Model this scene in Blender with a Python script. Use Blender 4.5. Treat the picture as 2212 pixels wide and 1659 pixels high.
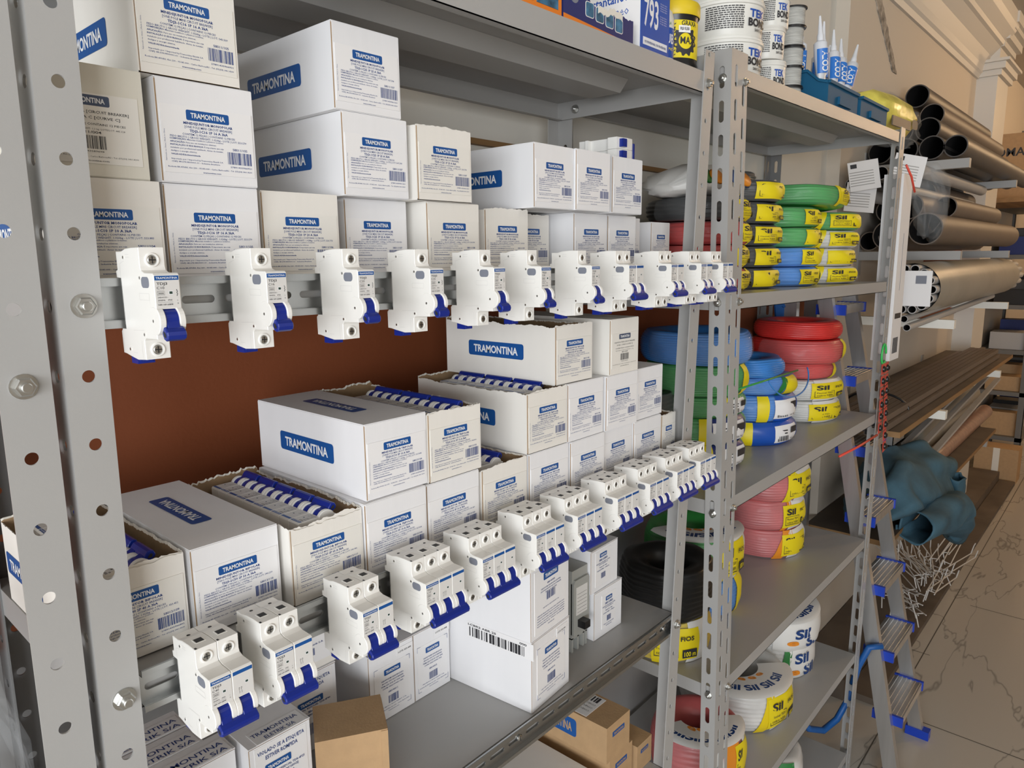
import bpy, bmesh, math, random
from mathutils import Vector, Matrix
C = bpy.context.scene
for o in list(bpy.data.objects): bpy.data.objects.remove(o)
random.seed(7)
# ---------------------------------------------------------------- camera
ZO = 1.6                      # eye height; everything is measured from the eye, then lifted by ZO at the end
R = math.radians
def cam_matrix(yaw, pitch, roll):
    f = Vector((math.sin(yaw)*math.cos(pitch), math.cos(yaw)*math.cos(pitch), math.sin(pitch)))
    r = f.cross(Vector((0, 0, 1))).normalized(); d = f.cross(r)
    r2 = r*math.cos(roll) + d*math.sin(roll); d2 = -r*math.sin(roll) + d*math.cos(roll)
    m = Matrix((r2, -d2, -f)).transposed().to_4x4()
    return m
cam = bpy.data.cameras.new('camera'); co = bpy.data.objects.new('camera', cam); C.collection.objects.link(co)
co.matrix_world = cam_matrix(R(48.14), R(-10.0), R(.62))
cam.sensor_width = 36; cam.lens = 36*1552/2212; cam.clip_start = .02
C.camera = co
C.view_settings.view_transform = 'Standard'; C.view_settings.look = 'None'; C.view_settings.gamma = 1
C.view_settings.use_curve_mapping = False
C.view_settings.exposure = 0.0
# ---------------------------------------------------------------- light
w = bpy.data.worlds.new('world'); C.world = w; w.use_nodes = True
w.node_tree.nodes['Background'].inputs[0].default_value = (.93, .96, 1, 1)
w.node_tree.nodes['Background'].inputs[1].default_value = .31
def area(name, loc, target, sx, sy, power, col):
    l = bpy.data.lights.new(name, 'AREA'); l.shape = 'RECTANGLE'; l.size = sx; l.size_y = sy; l.energy = power; l.color = col
    o = bpy.data.objects.new(name, l); C.collection.objects.link(o); o.location = loc
    o.rotation_euler = (Vector(target)-Vector(loc)).to_track_quat('-Z', 'Y').to_euler()
    return o
area('shop_front_daylight', (-2.9, -1.8, -.08), (.7, .6, -.12), 3.4, 1.45, 172, (.93, .965, 1))
area('ceiling_lamp_near', (1.2, -1.6, 1.15), (1.2, .4, -.6), 1.6, .5, 5, (1, .96, .9))
for i, (x, y) in enumerate(((4.4, -.5), (6.4, -.3), (7.6, -.9))):
    l = bpy.data.lights.new('warm_ceiling_lamp', 'POINT'); l.energy = 20; l.color = (1, .66, .36); l.shadow_soft_size = .08
    o = bpy.data.objects.new('warm_ceiling_lamp', l); C.collection.objects.link(o); o.location = (x, y, 1.05)
# ---------------------------------------------------------------- materials
MATS = {}
def mat(name, col, rough=.5, metal=0, noise=0, nscale=40, bump=0, bscale=200, spec=.5, stretch=None, trans=0, alpha=1, emit=0):
    m = bpy.data.materials.new(name); m.use_nodes = True; nt = m.node_tree; N = nt.nodes; L = nt.links
    b = N['Principled BSDF']; b.inputs['Roughness'].default_value = rough; b.inputs['Metallic'].default_value = metal
    b.inputs['Specular IOR Level'].default_value = spec
    c = (*col, 1); b.inputs['Base Color'].default_value = c
    if trans: b.inputs['Transmission Weight'].default_value = trans
    if alpha < 1: b.inputs['Alpha'].default_value = alpha
    if emit: b.inputs['Emission Color'].default_value = c; b.inputs['Emission Strength'].default_value = emit
    if noise or bump:
        tc = N.new('ShaderNodeTexCoord'); mp = N.new('ShaderNodeMapping'); L.new(tc.outputs['Object'], mp.inputs[0])
        if stretch: mp.inputs['Scale'].default_value = stretch
    if noise:
        n = N.new('ShaderNodeTexNoise'); n.inputs['Scale'].default_value = nscale; n.inputs['Detail'].default_value = 4
        L.new(mp.outputs[0], n.inputs['Vector'])
        r = N.new('ShaderNodeValToRGB'); r.color_ramp.elements[0].position = .3; r.color_ramp.elements[1].position = .7
        r.color_ramp.elements[0].color = (*[max(0, x*(1-noise)) for x in col], 1); r.color_ramp.elements[1].color = (*[min(1, x*(1+noise*.5)) for x in col], 1)
        L.new(n.outputs[0], r.inputs[0]); L.new(r.outputs[0], b.inputs['Base Color'])
    if bump:
        n2 = N.new('ShaderNodeTexNoise'); n2.inputs['Scale'].default_value = bscale; n2.inputs['Detail'].default_value = 3
        L.new(mp.outputs[0], n2.inputs['Vector'])
        bp = N.new('ShaderNodeBump'); bp.inputs['Strength'].default_value = bump; bp.inputs['Distance'].default_value = .002
        L.new(n2.outputs[0], bp.inputs['Height']); L.new(bp.outputs[0], b.inputs['Normal'])
    MATS[name] = m; return m
M = MATS
mat('white_board', (.84, .835, .845), .55, noise=.035, nscale=12, bump=.12, bscale=90, stretch=(1, 1, .08))
mat('cream_board', (.74, .71, .62), .6, noise=.05, nscale=12, bump=.12, bscale=90, stretch=(1, 1, .08))
mat('ivory_board', (.83, .80, .745), .58, noise=.04, nscale=12, bump=.12, bscale=90, stretch=(1, 1, .08))
mat('kraft', (.33, .215, .115), .8, noise=.12, nscale=60, bump=.2, bscale=300)
mat('kraft_box', (.47, .30, .155), .75, noise=.07, nscale=50, bump=.15, bscale=300)
mat('torn_paper', (.78, .74, .66), .9)
mat('label_paper', (.85, .84, .84), .42)
mat('label_cream', (.81, .785, .73), .45)
mat('logo_blue', (.006, .083, .31), .4)
mat('logo_old', (.06, .085, .15), .5)
mat('ink_blue', (.02, .055, .22), .5)
mat('ink_black', (.03, .03, .035), .5)
mat('white_ink', (.82, .83, .85), .5)
mat('breaker_plastic', (.85, .835, .795), .32, noise=.02, nscale=30, spec=.45)
mat('breaker_plate', (.69, .675, .65), .45)
mat('toggle_blue', (.006, .022, .24), .28)
mat('pad_grey', (.20, .215, .26), .5)
mat('screw_metal', (.55, .55, .53), .35, metal=1, noise=.3, nscale=600)
mat('slot_dark', (.02, .02, .02), .6)
mat('slot_green', (.03, .06, .045), .4)
mat('zinc', (.45, .46, .46), .36, metal=1, noise=.12, nscale=20, stretch=(.15, 1, 1))
mat('zinc_bolt', (.56, .56, .54), .34, metal=1)
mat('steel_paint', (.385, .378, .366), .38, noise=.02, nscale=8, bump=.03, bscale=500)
mat('steel_dark', (.20, .20, .20), .36, noise=.04, nscale=8)  # grey rack steel for rear posts, their shade put into the colour
mat('wall_white', (.72, .70, .64), .85, bump=.06, bscale=60)
mat('wall_orange', (.22, .055, .015), .7, bump=.12, bscale=150)
mat('wall_grey', (.33, .32, .31), .7, bump=.05, bscale=60)
mat('wall_beige', (.64, .575, .49), .75, bump=.05, bscale=40)
mat('plaster', (.66, .64, .60), .5)
mat('ceiling', (.42, .39, .35), .6)
# floor: polished marble-look porcelain tiles
m = bpy.data.materials.new('marble_tile'); m.use_nodes = True; nt = m.node_tree; N = nt.nodes; L = nt.links
b = N['Principled BSDF']; b.inputs['Roughness'].default_value = .16
tc = N.new('ShaderNodeTexCoord'); mp = N.new('ShaderNodeMapping'); L.new(tc.outputs['Object'], mp.inputs[0])
mp.inputs['Rotation'].default_value = (0, 0, -.75); mp.inputs['Scale'].default_value = (.55, 2.0, 1)
n1 = N.new('ShaderNodeTexNoise'); n1.inputs['Scale'].default_value = 2.3; n1.inputs['Detail'].default_value = 4.0; n1.inputs['Roughness'].default_value = .5; n1.inputs['Distortion'].default_value = .35
L.new(mp.outputs[0], n1.inputs['Vector'])
s = N.new('ShaderNodeMath'); s.operation = 'SUBTRACT'; s.inputs[1].default_value = .5; L.new(n1.outputs[0], s.inputs[0])
a = N.new('ShaderNodeMath'); a.operation = 'ABSOLUTE'; L.new(s.outputs[0], a.inputs[0])
r = N.new('ShaderNodeValToRGB'); e = r.color_ramp.elements; e[0].position = 0; e[0].color = (.31, .29, .255, 1); e[1].position = .009; e[1].color = (.52, .485, .43, 1)
L.new(a.outputs[0], r.inputs[0]); L.new(r.outputs[0], b.inputs['Base Color']); MATS['marble_tile'] = m
mat('grout', (.10, .09, .075), .8)
mat('black_plastic', (.012, .012, .013), .3)
mat('yellow', (.80, .60, .008), .4)
mat('yellow_lid', (.75, .55, .02), .4)
mat('label_yellow', (.82, .66, .01), .45)
mat('sil_blue', (.01, .05, .20), .4)
mat('sil_orange', (.78, .27, .02), .4)
mat('sil_white', (.74, .73, .70), .4)
mat('sil_green', (.02, .19, .04), .4)
def cable(name, col): mat(name, col, .38, noise=.22, nscale=18, stretch=(.6, .6, 1))
cable('cable_green', (.045, .36, .07)); cable('cable_blue', (.05, .25, .68)); cable('cable_red', (.62, .035, .03))
cable('cable_pink', (.60, .13, .13)); cable('cable_black', (.012, .012, .012)); cable('cable_white', (.70, .69, .66)); cable('cable_yellow', (.75, .55, .03))
mat('bag_yellow', (.82, .70, .13), .25, noise=.25, nscale=22, bump=.6, bscale=45)
mat('navy', (.01, .025, .16), .35)
mat('film', (.75, .78, .80), .08, alpha=.09, bump=1.0, bscale=28)
mat('pvc_brown', (.15, .115, .09), .5, noise=.08, nscale=8)
mat('pvc_dark', (.075, .066, .06), .45, noise=.1, nscale=8)
mat('pvc_grey', (.42, .41, .40), .45)
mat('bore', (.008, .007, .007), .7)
mat('wood', (.30, .17, .07), .7, noise=.3, nscale=6, stretch=(.2, 3, 3))
mat('board_dark', (.13, .10, .075), .7, noise=.3, nscale=5)
mat('blue_bin', (.012, .10, .20), .6, spec=.2)
mat('tube_white', (.76, .78, .82), .35)
mat('tube_blue', (.03, .19, .62), .35)
mat('aluminium', (.62, .62, .62), .33, metal=.85, noise=.1, nscale=10, stretch=(4, 4, .2))
mat('blue_cap', (.01, .05, .45), .4)
mat('strap_blue', (.01, .10, .35), .5)
mat('cloth_blue', (.055, .135, .19), .8, noise=.35, nscale=9, bump=.4, bscale=120)
mat('wire_white', (.62, .60, .57), .4)
mat('tub_white', (.78, .77, .72), .35)
mat('spool_line', (.52, .52, .49), .6, noise=.3, nscale=120, stretch=(.2, .2, 3))
mat('box_orange', (.80, .22, .02), .45)
mat('box_navy', (.02, .03, .15), .4)
mat('box_blue', (.01, .08, .42), .4)
mat('photo_blue', (.05, .17, .30), .4, noise=.8, nscale=70)
mat('red_card', (.62, .07, .05), .4)
mat('tie_green', (.05, .55, .12), .4)
mat('tie_red', (.75, .08, .05), .4)
mat('mccb_grey', (.36, .365, .34), .45)
mat('lamp_strip', (.85, .83, .76), .5)
# ---------------------------------------------------------------- mesh helpers
class MB:
    def __init__(s): s.v = []; s.f = []; s.m = []; s.mats = []
    def mi(s, name):
        if name not in s.mats: s.mats.append(name)
        return s.mats.index(name)
    def add(s, vs, fs, m):
        k = len(s.v); i = s.mi(m); s.v += [tuple(p) for p in vs]
        for f in fs: s.f.append(tuple(k+j for j in f)); s.m.append(i)
    def box(s, a, b, m, mx=None):
        x0, y0, z0 = a; x1, y1, z1 = b
        vs = [(x0,y0,z0),(x1,y0,z0),(x1,y1,z0),(x0,y1,z0),(x0,y0,z1),(x1,y0,z1),(x1,y1,z1),(x0,y1,z1)]
        if mx: vs = [mx @ Vector(p) for p in vs]
        s.add(vs, [(0,3,2,1),(4,5,6,7),(0,1,5,4),(1,2,6,5),(2,3,7,6),(3,0,4,7)], m)
    def prism(s, poly, ax, t0, t1, m, bev=0, mx=None):
        """poly of (a,b); ax 'x': (t,a,b) 'y': (a,t,b) 'z': (a,b,t)"""
        def P(p, t):
            v = {'x': (t, p[0], p[1]), 'y': (p[0], t, p[1]), 'z': (p[0], p[1], t)}[ax]
            return mx @ Vector(v) if mx else v
        n = len(poly); rings = []
        if bev:
            cx = []
            for i in range(n):
                a0 = Vector(poly[i-1]); a1 = Vector(poly[i]); a2 = Vector(poly[(i+1) % n])
                d1 = (a1-a0).normalized(); d2 = (a2-a1).normalized()
                nn = Vector((-(d1+d2).y, (d1+d2).x)); 
                nn = nn.normalized() if nn.length > 1e-6 else Vector((0, 0))
                cx.append((a1.x+nn.x*bev, a1.y+nn.y*bev))
            area2 = sum(poly[i][0]*poly[(i+1) % n][1]-poly[(i+1) % n][0]*poly[i][1] for i in range(n))
            if area2 < 0: cx = [(2*poly[i][0]-cx[i][0], 2*poly[i][1]-cx[i][1]) for i in range(n)]
            rings = [[P(p, t0) for p in cx], [P(p, t0+bev) for p in poly], [P(p, t1-bev) for p in poly], [P(p, t1) for p in cx]]
        else: rings = [[P(p, t0) for p in poly], [P(p, t1) for p in poly]]
        vs = sum(rings, []); fs = []
        for k in range(len(rings)-1):
            for i in range(n):
                j = (i+1) % n; fs.append((k*n+i, k*n+j, (k+1)*n+j, (k+1)*n+i))
        fs.append(tuple(range(n))[::-1]); fs.append(tuple((len(rings)-1)*n+i for i in range(n)))
        s.add(vs, fs, m)
    def lathe(s, prof, m, c=(0, 0, 0), ax='z', n=32, mx=None, caps=True):
        """prof [(r, h)]"""
        vs = []; fs = []; k = len(prof)
        for i in range(n):
            a = 2*math.pi*i/n; ca, sa = math.cos(a), math.sin(a)
            for r_, h in prof:
                p = {'z': (r_*ca, r_*sa, h), 'x': (h, r_*ca, r_*sa), 'y': (r_*ca, h, r_*sa)}[ax]
                p = Vector(p)+Vector(c); vs.append(mx @ p if mx else p)
        for i in range(n):
            j = (i+1) % n
            for q in range(k-1): fs.append((i*k+q, j*k+q, j*k+q+1, i*k+q+1))
        if caps:
            if prof[0][0] > 1e-6: fs.append(tuple(i*k for i in range(n))[::-1])
            if prof[-1][0] > 1e-6: fs.append(tuple(i*k+k-1 for i in range(n)))
        s.add(vs, fs, m)
    def cyl(s, a, b, r_, m, n=16, r2=None):
        a = Vector(a); b = Vector(b); d = b-a; q = d.to_track_quat('Z', 'Y').to_matrix().to_4x4()
        s.lathe([(r_, 0), (r_ if r2 is None else r2, d.length)], m, n=n, mx=Matrix.Translation(a) @ q)
    def tube(s, pts, r_, m, n=8):
        pts = [Vector(p) for p in pts]; vs = []; fs = []
        up = Vector((0, 0, 1)); prev = None
        for i, p in enumerate(pts):
            d = (pts[min(i+1, len(pts)-1)]-pts[max(i-1, 0)]).normalized()
            if prev is None: u = d.orthogonal().normalized()
            else: u = (prev-d*prev.dot(d)).normalized()
            prev = u; v = d.cross(u)
            for k in range(n):
                a = 2*math.pi*k/n; vs.append(p+(u*math.cos(a)+v*math.sin(a))*r_)
        for i in range(len(pts)-1):
            for k in range(n):
                j = (k+1) % n; fs.append((i*n+k, i*n+j, (i+1)*n+j, (i+1)*n+k))
        fs.append(tuple(range(n))[::-1]); fs.append(tuple((len(pts)-1)*n+k for k in range(n)))
        s.add(vs, fs, m)
    def panel(s, O, U, V, Nn, Lu, Lv, t, holes, m, m_in=None):
        """sheet with through holes; holes (u, v, ru, rv, stadium) each in its own v-band; U,V,N unit vectors"""
        O = Vector(O); U = Vector(U); V = Vector(V); Nn = Vector(Nn); m_in = m_in or m
        def pt(u, v, k): return O+U*u+V*v+Nn*(t*k)
        hs = sorted(holes, key=lambda h: h[1]); cur = 0; K = 24
        def quad(v0, v1):
            if v1-v0 < 1e-6: return
            for k, fl in ((0, 0), (1, 1)):
                q = [pt(0, v0, k), pt(Lu, v0, k), pt(Lu, v1, k), pt(0, v1, k)]
                s.add(q, [(0, 1, 2, 3) if fl else (3, 2, 1, 0)], m)
        for (u, v, ru, rv) in hs:
            v0 = max(cur, v-rv-.002); v1 = min(Lv, v+rv+.002)
            if v0 > v-rv or v1 < v+rv: continue
            quad(cur, v0); cur = v1
            inner = []; outer = []
            for i in range(K):
                a = 2*math.pi*(i+.5)/K; c_, s_ = math.cos(a), math.sin(a)
                if rv >= ru: p = (u+ru*c_, v+ru*s_+(rv-ru)*(1 if s_ > 0 else -1))
                else: p = (u+rv*c_+(ru-rv)*(1 if c_ > 0 else -1), v+rv*s_)
                inner.append(p)
                hu0, hu1, hv0, hv1 = u, Lu-u, v-v0, v1-v
                tt = min((hu1 if c_ > 0 else hu0)/max(abs(c_), 1e-9), (hv1 if s_ > 0 else hv0)/max(abs(s_), 1e-9))
                outer.append((u+c_*tt, v+s_*tt))
            # put rectangle corners in
            for cu, cv in ((0, v0), (Lu, v0), (Lu, v1), (0, v1)):
                i = min(range(K), key=lambda i: (outer[i][0]-cu)**2+(outer[i][1]-cv)**2); outer[i] = (cu, cv)
            for k in (0, 1):
                vs = [pt(*p, k) for p in inner]+[pt(*p, k) for p in outer]
                fs = [(i, (i+1) % K, K+(i+1) % K, K+i) for i in range(K)]
                if k: fs = [f[::-1] for f in fs]
                s.add(vs, fs, m)
            s.add([pt(*p, 0) for p in inner]+[pt(*p, 1) for p in inner], [(i, (i+1) % K, K+(i+1) % K, K+i) for i in range(K)], m_in)
        quad(cur, Lv)
        for (u0, v0, u1, v1) in ((0, 0, Lu, 0), (Lu, 0, Lu, Lv), (Lu, Lv, 0, Lv), (0, Lv, 0, 0)):
            s.add([pt(u0, v0, 0), pt(u1, v1, 0), pt(u1, v1, 1), pt(u0, v0, 1)], [(0, 1, 2, 3)], m)
    def text(s, txt, O, U, V, h, m, width=None, align='L', bold=0, lift=.00012, warp=None):
        """writes txt with capital height h on the plane (O,U,V); lift along UxV"""
        vs, fs, w_, = text_geo(txt, bold)
        if not vs: return
        O = Vector(O); U = Vector(U).normalized(); V = Vector(V).normalized(); Nn = U.cross(V)
        sy = h/CAP; sx = width/w_ if width else sy
        W_ = w_*sx; off = {'L': 0, 'C': -W_/2, 'R': -W_}[align]
        if warp: out = [warp(off+x*sx, y*sy) for x, y in vs]
        else: out = [O+U*(off+x*sx)+V*(y*sy)+Nn*lift for x, y in vs]
        s.add(out, fs, m)
    def mesh(s, name, smooth=False):
        me = bpy.data.meshes.new(name); me.from_pydata(s.v, [], s.f)
        for n in s.mats: me.materials.append(M[n])
        me.polygons.foreach_set('material_index', s.m)
        if smooth: me.polygons.foreach_set('use_smooth', [True]*len(s.f))
        me.update(); return me
    def obj(s, name, parent=None, loc=None, smooth=False, auto=None):
        me = s.mesh(name, smooth or auto is not None)
        if auto is not None:
            try: me.set_sharp_from_angle(angle=R(auto))
            except Exception: pass
        o = bpy.data.objects.new(name, me); C.collection.objects.link(o)
        if parent: o.parent = parent
        if loc: o.location = loc
        return o
CAP = .7; _tc = {}
def text_geo(txt, bold=0):
    k = (txt, bold)
    if k in _tc: return _tc[k]
    cu = bpy.data.curves.new('t', 'FONT'); cu.body = txt; cu.resolution_u = 3 if len(txt) < 16 else 1; cu.offset = bold; cu.size = 1
    o = bpy.data.objects.new('t', cu); C.collection.objects.link(o)
    dg = bpy.context.evaluated_depsgraph_get(); dg.update(); me = o.evaluated_get(dg).to_mesh()
    vs = [(v.co.x, v.co.y) for v in me.vertices]; fs = [tuple(p.vertices) for p in me.polygons]
    o.evaluated_get(dg).to_mesh_clear(); bpy.data.objects.remove(o); bpy.data.curves.remove(cu)
    if vs:
        x0 = min(v[0] for v in vs); vs = [(x-x0, y) for x, y in vs]; wd = max(v[0] for v in vs)
    else: wd = 0
    _tc[k] = (vs, fs, wd); return _tc[k]
def tag(o, label, cat=None, group=None, kind=None):
    if label: o['label'] = label
    if cat: o['category'] = cat
    if group: o['group'] = group
    if kind: o['kind'] = kind
    return o
def empty(name, loc=(0, 0, 0), rz=0, label=None, cat=None, group=None):
    o = bpy.data.objects.new(name, None); C.collection.objects.link(o); o.location = loc; o.rotation_euler = (0, 0, rz)
    o.empty_display_size = .02
    return tag(o, label, cat, group)
def part(name, me, parent, loc=None):
    o = bpy.data.objects.new(name, me); C.collection.objects.link(o); o.parent = parent
    if loc: o.location = loc
    return o
def rrect(w_, h, r_, n=5):
    pts = []
    for cx, cy, a0 in ((w_/2-r_, h/2-r_, 0), (-w_/2+r_, h/2-r_, 90), (-w_/2+r_, -h/2+r_, 180), (w_/2-r_, -h/2+r_, 270)):
        for i in range(n+1):
            a = R(a0+90*i/n); pts.append((cx+r_*math.cos(a), cy+r_*math.sin(a)))
    return pts
def flat(mb, poly, O, U, V, m, lift=.0001):
    O = Vector(O); U = Vector(U); V = Vector(V); Nn = U.cross(V)
    mb.add([O+U*x+V*y+Nn*lift for x, y in poly], [tuple(range(len(poly)))], m)
def struct(name, mb, label=None, **k):
    o = mb.obj(name, **k); o['kind'] = 'structure'; return o
def copy_tree(src, loc, rot=(0, 0, 0), label=None, group=None, par=None):
    c = src.copy(); C.collection.objects.link(c)
    if par is None: c.location = loc; c.rotation_euler = rot
    else: c.parent = par
    if label: c['label'] = label
    if group: c['group'] = group
    elif par is None and 'group' in c: del c['group']
    for ch in CH.get(src.name, ()): copy_tree(ch, None, par=c)
    return c
CH = {}
def reg(root):
    kids = [o for o in C.objects if o.parent == root]; CH[root.name] = kids
    for k in kids: reg(k)
# ---------------------------------------------------------------- room
WY = .93                                   # rear wall, behind the two racks
mb = MB(); mb.box((-3.4, WY, -1.6), (2.73, WY+.1, -.43), 'wall_grey'); mb.box((-3.4, WY, -.43), (2.73, WY+.1, -.03), 'wall_orange'); mb.box((-3.4, WY, -.03), (2.73, WY+.1, 1.25), 'wall_white'); mb.box((-3.4, WY-.012, .196), (2.2, WY, .206), 'wood')
struct('wall_back', mb)
mb = MB(); mb.box((2.73, .884, -1.6), (4.9, WY+.1, -.02), 'wall_beige'); mb.box((2.73, .884, -.02), (4.9, WY+.1, 1.25), 'wall_beige')
mb.box((4.05, .876, -.35), (4.9, .884, .11), 'wall_orange')
struct('wall_right', mb)
mb = MB(); mb.box((4.9, .784, -1.6), (5.25, 1.03, 1.25), 'plaster')
struct('trim_1', mb)
mb = MB(); mb.box((5.25, .95, -1.6), (9, 1.05, 1.25), 'wall_beige'); struct('wall_far_side', mb)
mb = MB(); mb.box((9, -3, -1.6), (9.1, 1.05, 1.25), 'wall_beige'); struct('wall_end', mb)
mb = MB(); mb.box((-1.6, -3.1, -1.6), (9.1, -3, 1.25), 'wall_beige'); struct('wall_light_block', mb)  # unseen wall behind the camera, added to block world light
mb = MB(); mb.box((-3.4, -3, 1.25), (9.1, 1.05, 1.35), 'ceiling'); struct('ceiling', mb)
mb = MB(); mb.box((-3.4, -3, -1.7), (9.1, 1.05, -1.6), 'marble_tile'); struct('floor', mb)
gm = MB()                                   # grout lines of the floor tiles
def strip(a, b, w_=.004):
    a = Vector((*a, -1.5996)); b = Vector((*b, -1.5996)); n = (b-a).normalized().cross(Vector((0, 0, 1)))*w_/2
    gm.add([a-n, b-n, b+n, a+n], [(0, 1, 2, 3)], 'grout')
strip((-3.3, .50), (9, .60)); strip((-3.3, -.36), (9, -.26))
for x in (.44, 1.52, 2.6, 3.68, 4.76, 5.84, 6.9): strip((x+.01, .49), (x, -2.9)); strip((x+.5, .95), (x+.5, .53))
struct('trim_2', gm)
# crown moulding along the right wall and around the pillar head
prof = [(0, 0), (.012, .0), (.02, .02), (.03, .03), (.035, .06), (.06, .11), (.10, .15), (.115, .155), (.12, .175), (.16, .21), (.175, .235), (.175, .30), (0, .30)]
mb = MB(); mb.prism([(.884-a, .95+b) for a, b in prof], 'x', 2.73, 4.9, 'plaster', mx=None)
struct('trim_3', mb)
mb = MB()
for z0, z1, g in ((.955, .985, .018), (.985, 1.02, .036), (1.02, 1.035, .055), (1.10, 1.13, .02), (1.13, 1.17, .045), (1.17, 1.195, .07), (1.195, 1.25, .085)):
    mb.box((4.9-g, .784-g, z0), (5.25+g, 1.03, z1), 'plaster')
struct('trim_4', mb)
# torn vertical chase in the plaster
mb = MB(); rnd = random.Random(3)
cx = lambda t: 3.00+.30*t
lft = []; rgt = []
for i in range(22):
    t = i/21; lft.append((cx(t)-.045*(1-t*.5)-rnd.uniform(0, .012), .935-.225*t)); rgt.append((cx(t)+.045*(1-t*.5)+rnd.uniform(0, .012), .935-.225*t))
mat('chase', (.42, .37, .31), .9, noise=.7, nscale=34, bump=1, bscale=60)
mb.prism(lft+rgt[::-1], 'y', .880, .886, 'chase')
struct('trim_5', mb)
# ---------------------------------------------------------------- steel shelving
def lpost(name, parent, x, y, z0, z1, wf, ws, side, lean, hf, hs_, mname='steel_paint', front=1):
    """L upright. (x,y): outer front corner at z=zr; wf front flange width going -side, ws depth flange"""
    mb = MB(); t = .0018; Lz = z1-z0
    # front flange spans from corner toward -side*wf
    ox = x if side < 0 else x-wf
    fy = y if front > 0 else y-t
    mb.panel((ox, fy, z0), (1, 0, 0), (0, 0, 1), (0, 1, 0), wf, Lz, t, hf, mname)
    sx = x if side < 0 else x-t
    yy = y+t if front > 0 else y-ws
    mb.panel((sx, yy, z0), (0, 1, 0), (0, 0, 1), (1, 0, 0), ws, Lz, t, hs_, mname)
    o = mb.obj(name, parent)
    for v in o.data.vertices: v.co.x += (v.co.z)*lean
    return o
def bolt(parent, p, d, s=1.0, name='bolt', nut=True):
    mb = MB(); p = Vector(p); d = Vector(d).normalized(); q = Matrix.Translation(p) @ d.to_track_quat('Z', 'Y').to_matrix().to_4x4()
    mb.lathe([(.0085*s, 0), (.0085*s, .0012)], 'zinc_bolt', n=20, mx=q)
    mb.lathe([(.0068*s, .0012), (.0068*s, .0052*s), (.0058*s, .0062*s)], 'zinc_bolt', n=6, mx=q)
    if nut:
        mb.lathe([(.0034*s, .006*s), (.0034*s, .009*s), (.0028*s, .0095*s)], 'zinc_bolt', n=14, mx=q)
    return mb.obj(name, parent, auto=30)
def shelf(parent, x0, x1, y0, y1, z, lip, z2=None, name='shelf', stiff=True, ledge=True):
    """sheet shelf, deck top at z (z2 at right end)"""
    mb = MB(); t = .0012; z2 = z if z2 is None else z2
    def Z(x): return z+(z2-z)*(x-x0)/(x1-x0)
    def slab(xa, xb, ya, yb, za, zb):
        vs = [(xa,ya,Z(xa)+za),(xb,ya,Z(xb)+za),(xb,yb,Z(xb)+za),(xa,yb,Z(xa)+za),(xa,ya,Z(xa)+zb),(xb,ya,Z(xb)+zb),(xb,yb,Z(xb)+zb),(xa,yb,Z(xa)+zb)]
        mb.add(vs, [(0,3,2,1),(4,5,6,7),(0,1,5,4),(1,2,6,5),(2,3,7,6),(3,0,4,7)], 'steel_paint')
    slab(x0, x1, y0, y1, -t, 0); slab(x0, x1, y0, y0+t, -lip, -t); slab(x0, x1, y1-t, y1, -lip, -t)
    slab(x0, x0+t, y0, y1, -lip, -t); slab(x1-t, x1, y0, y1, -lip, -t)
    slab(x0, x1, y0, y0+.012, -lip, -lip+t); slab(x0, x1, y1-.012, y1, -lip, -lip+t)
    o = mb.obj(name, parent)
    if stiff:
        sb = MB(); ym = (y0+y1)/2; pr = [(ym-.045, -t), (ym-.03, -.020), (ym+.03, -.020), (ym+.045, -t)]
        a = x0+.07; b_ = x1-.07
        vs = [(a, p[0], Z(a)+p[1]-.0002) for p in pr]+[(b_, p[0], Z(b_)+p[1]-.0002) for p in pr]
        sb.add(vs, [(0, 1, 5, 4), (1, 2, 6, 5), (2, 3, 7, 6), (0, 3, 2, 1), (4, 5, 6, 7), (3, 0, 4, 7)], 'steel_paint')
        sb.obj('stiffener', o)
    return o
ZT, ZB = .33, -1.6
def circ(zs, u, r_=.0044): return [(u, z-ZB, r_, r_) for z in zs]
def slots(z0, pitch, n, u, rw, rh): return [(u, z0+pitch*i-ZB, rw, rh) for i in range(n)]
YF = .555
h49 = [.1666-.0492*i for i in range(-3, 36)]
h50 = [.02-.0502*i for i in range(-7, 32)]
# left neighbour rack (only its right end is in view)
rz = empty('steel_shelving_rack', (0, 0, 0), label='grey steel shelving rack cut off by the left edge, left of the breaker rack', cat='shelving rack')
lpost('post', rz, .1507, YF, ZB, .45, .031, .034, 1, .006, circ(h50, .0142), circ(h50, .018))
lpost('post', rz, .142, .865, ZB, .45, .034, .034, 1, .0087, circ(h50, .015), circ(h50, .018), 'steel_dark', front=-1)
for z in (.48, -.66, -1.0): shelf(rz, -.75, .140, YF+.003, .863, z, .03, stiff=False)
bolt(rz, (.1335, YF, -.0807-.0004), (0, -1, 0))
# breaker rack
ra = empty('steel_shelving_rack', (0, 0, 0), label='grey steel shelving rack holding the breaker boxes and two rails of breakers', cat='shelving rack')
lpost('post', ra, .1590, YF, ZB, .45, .0285, .034, -1, .0105, circ(h49, .0152), circ([z+.0 for z in h49], .014))
bp = lpost('post', ra, 1.0843, YF, ZB, ZT-.02, .030, .034, 1, .0557, circ([-.0872-.0489*i for i in range(-8, 31)], .0125, .0036), circ([-.0872-.0489*i for i in range(-8, 31)], .010, .0036))
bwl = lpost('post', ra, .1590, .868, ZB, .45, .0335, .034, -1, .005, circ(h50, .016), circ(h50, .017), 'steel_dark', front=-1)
lpost('post', ra, 1.10, .868, ZB, ZT-.02, .030, .034, 1, .02, slots(.28, -.054, 1, .015, .004, .015), circ([.2-.05*i for i in range(20)], .015), 'steel_paint', front=-1)
D1, D2L, D2R, D3 = -.0188, -.322, -.334, -.610
shelf(ra, .159, 1.0965, YF+.002, .862, .2782, .0312)
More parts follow.
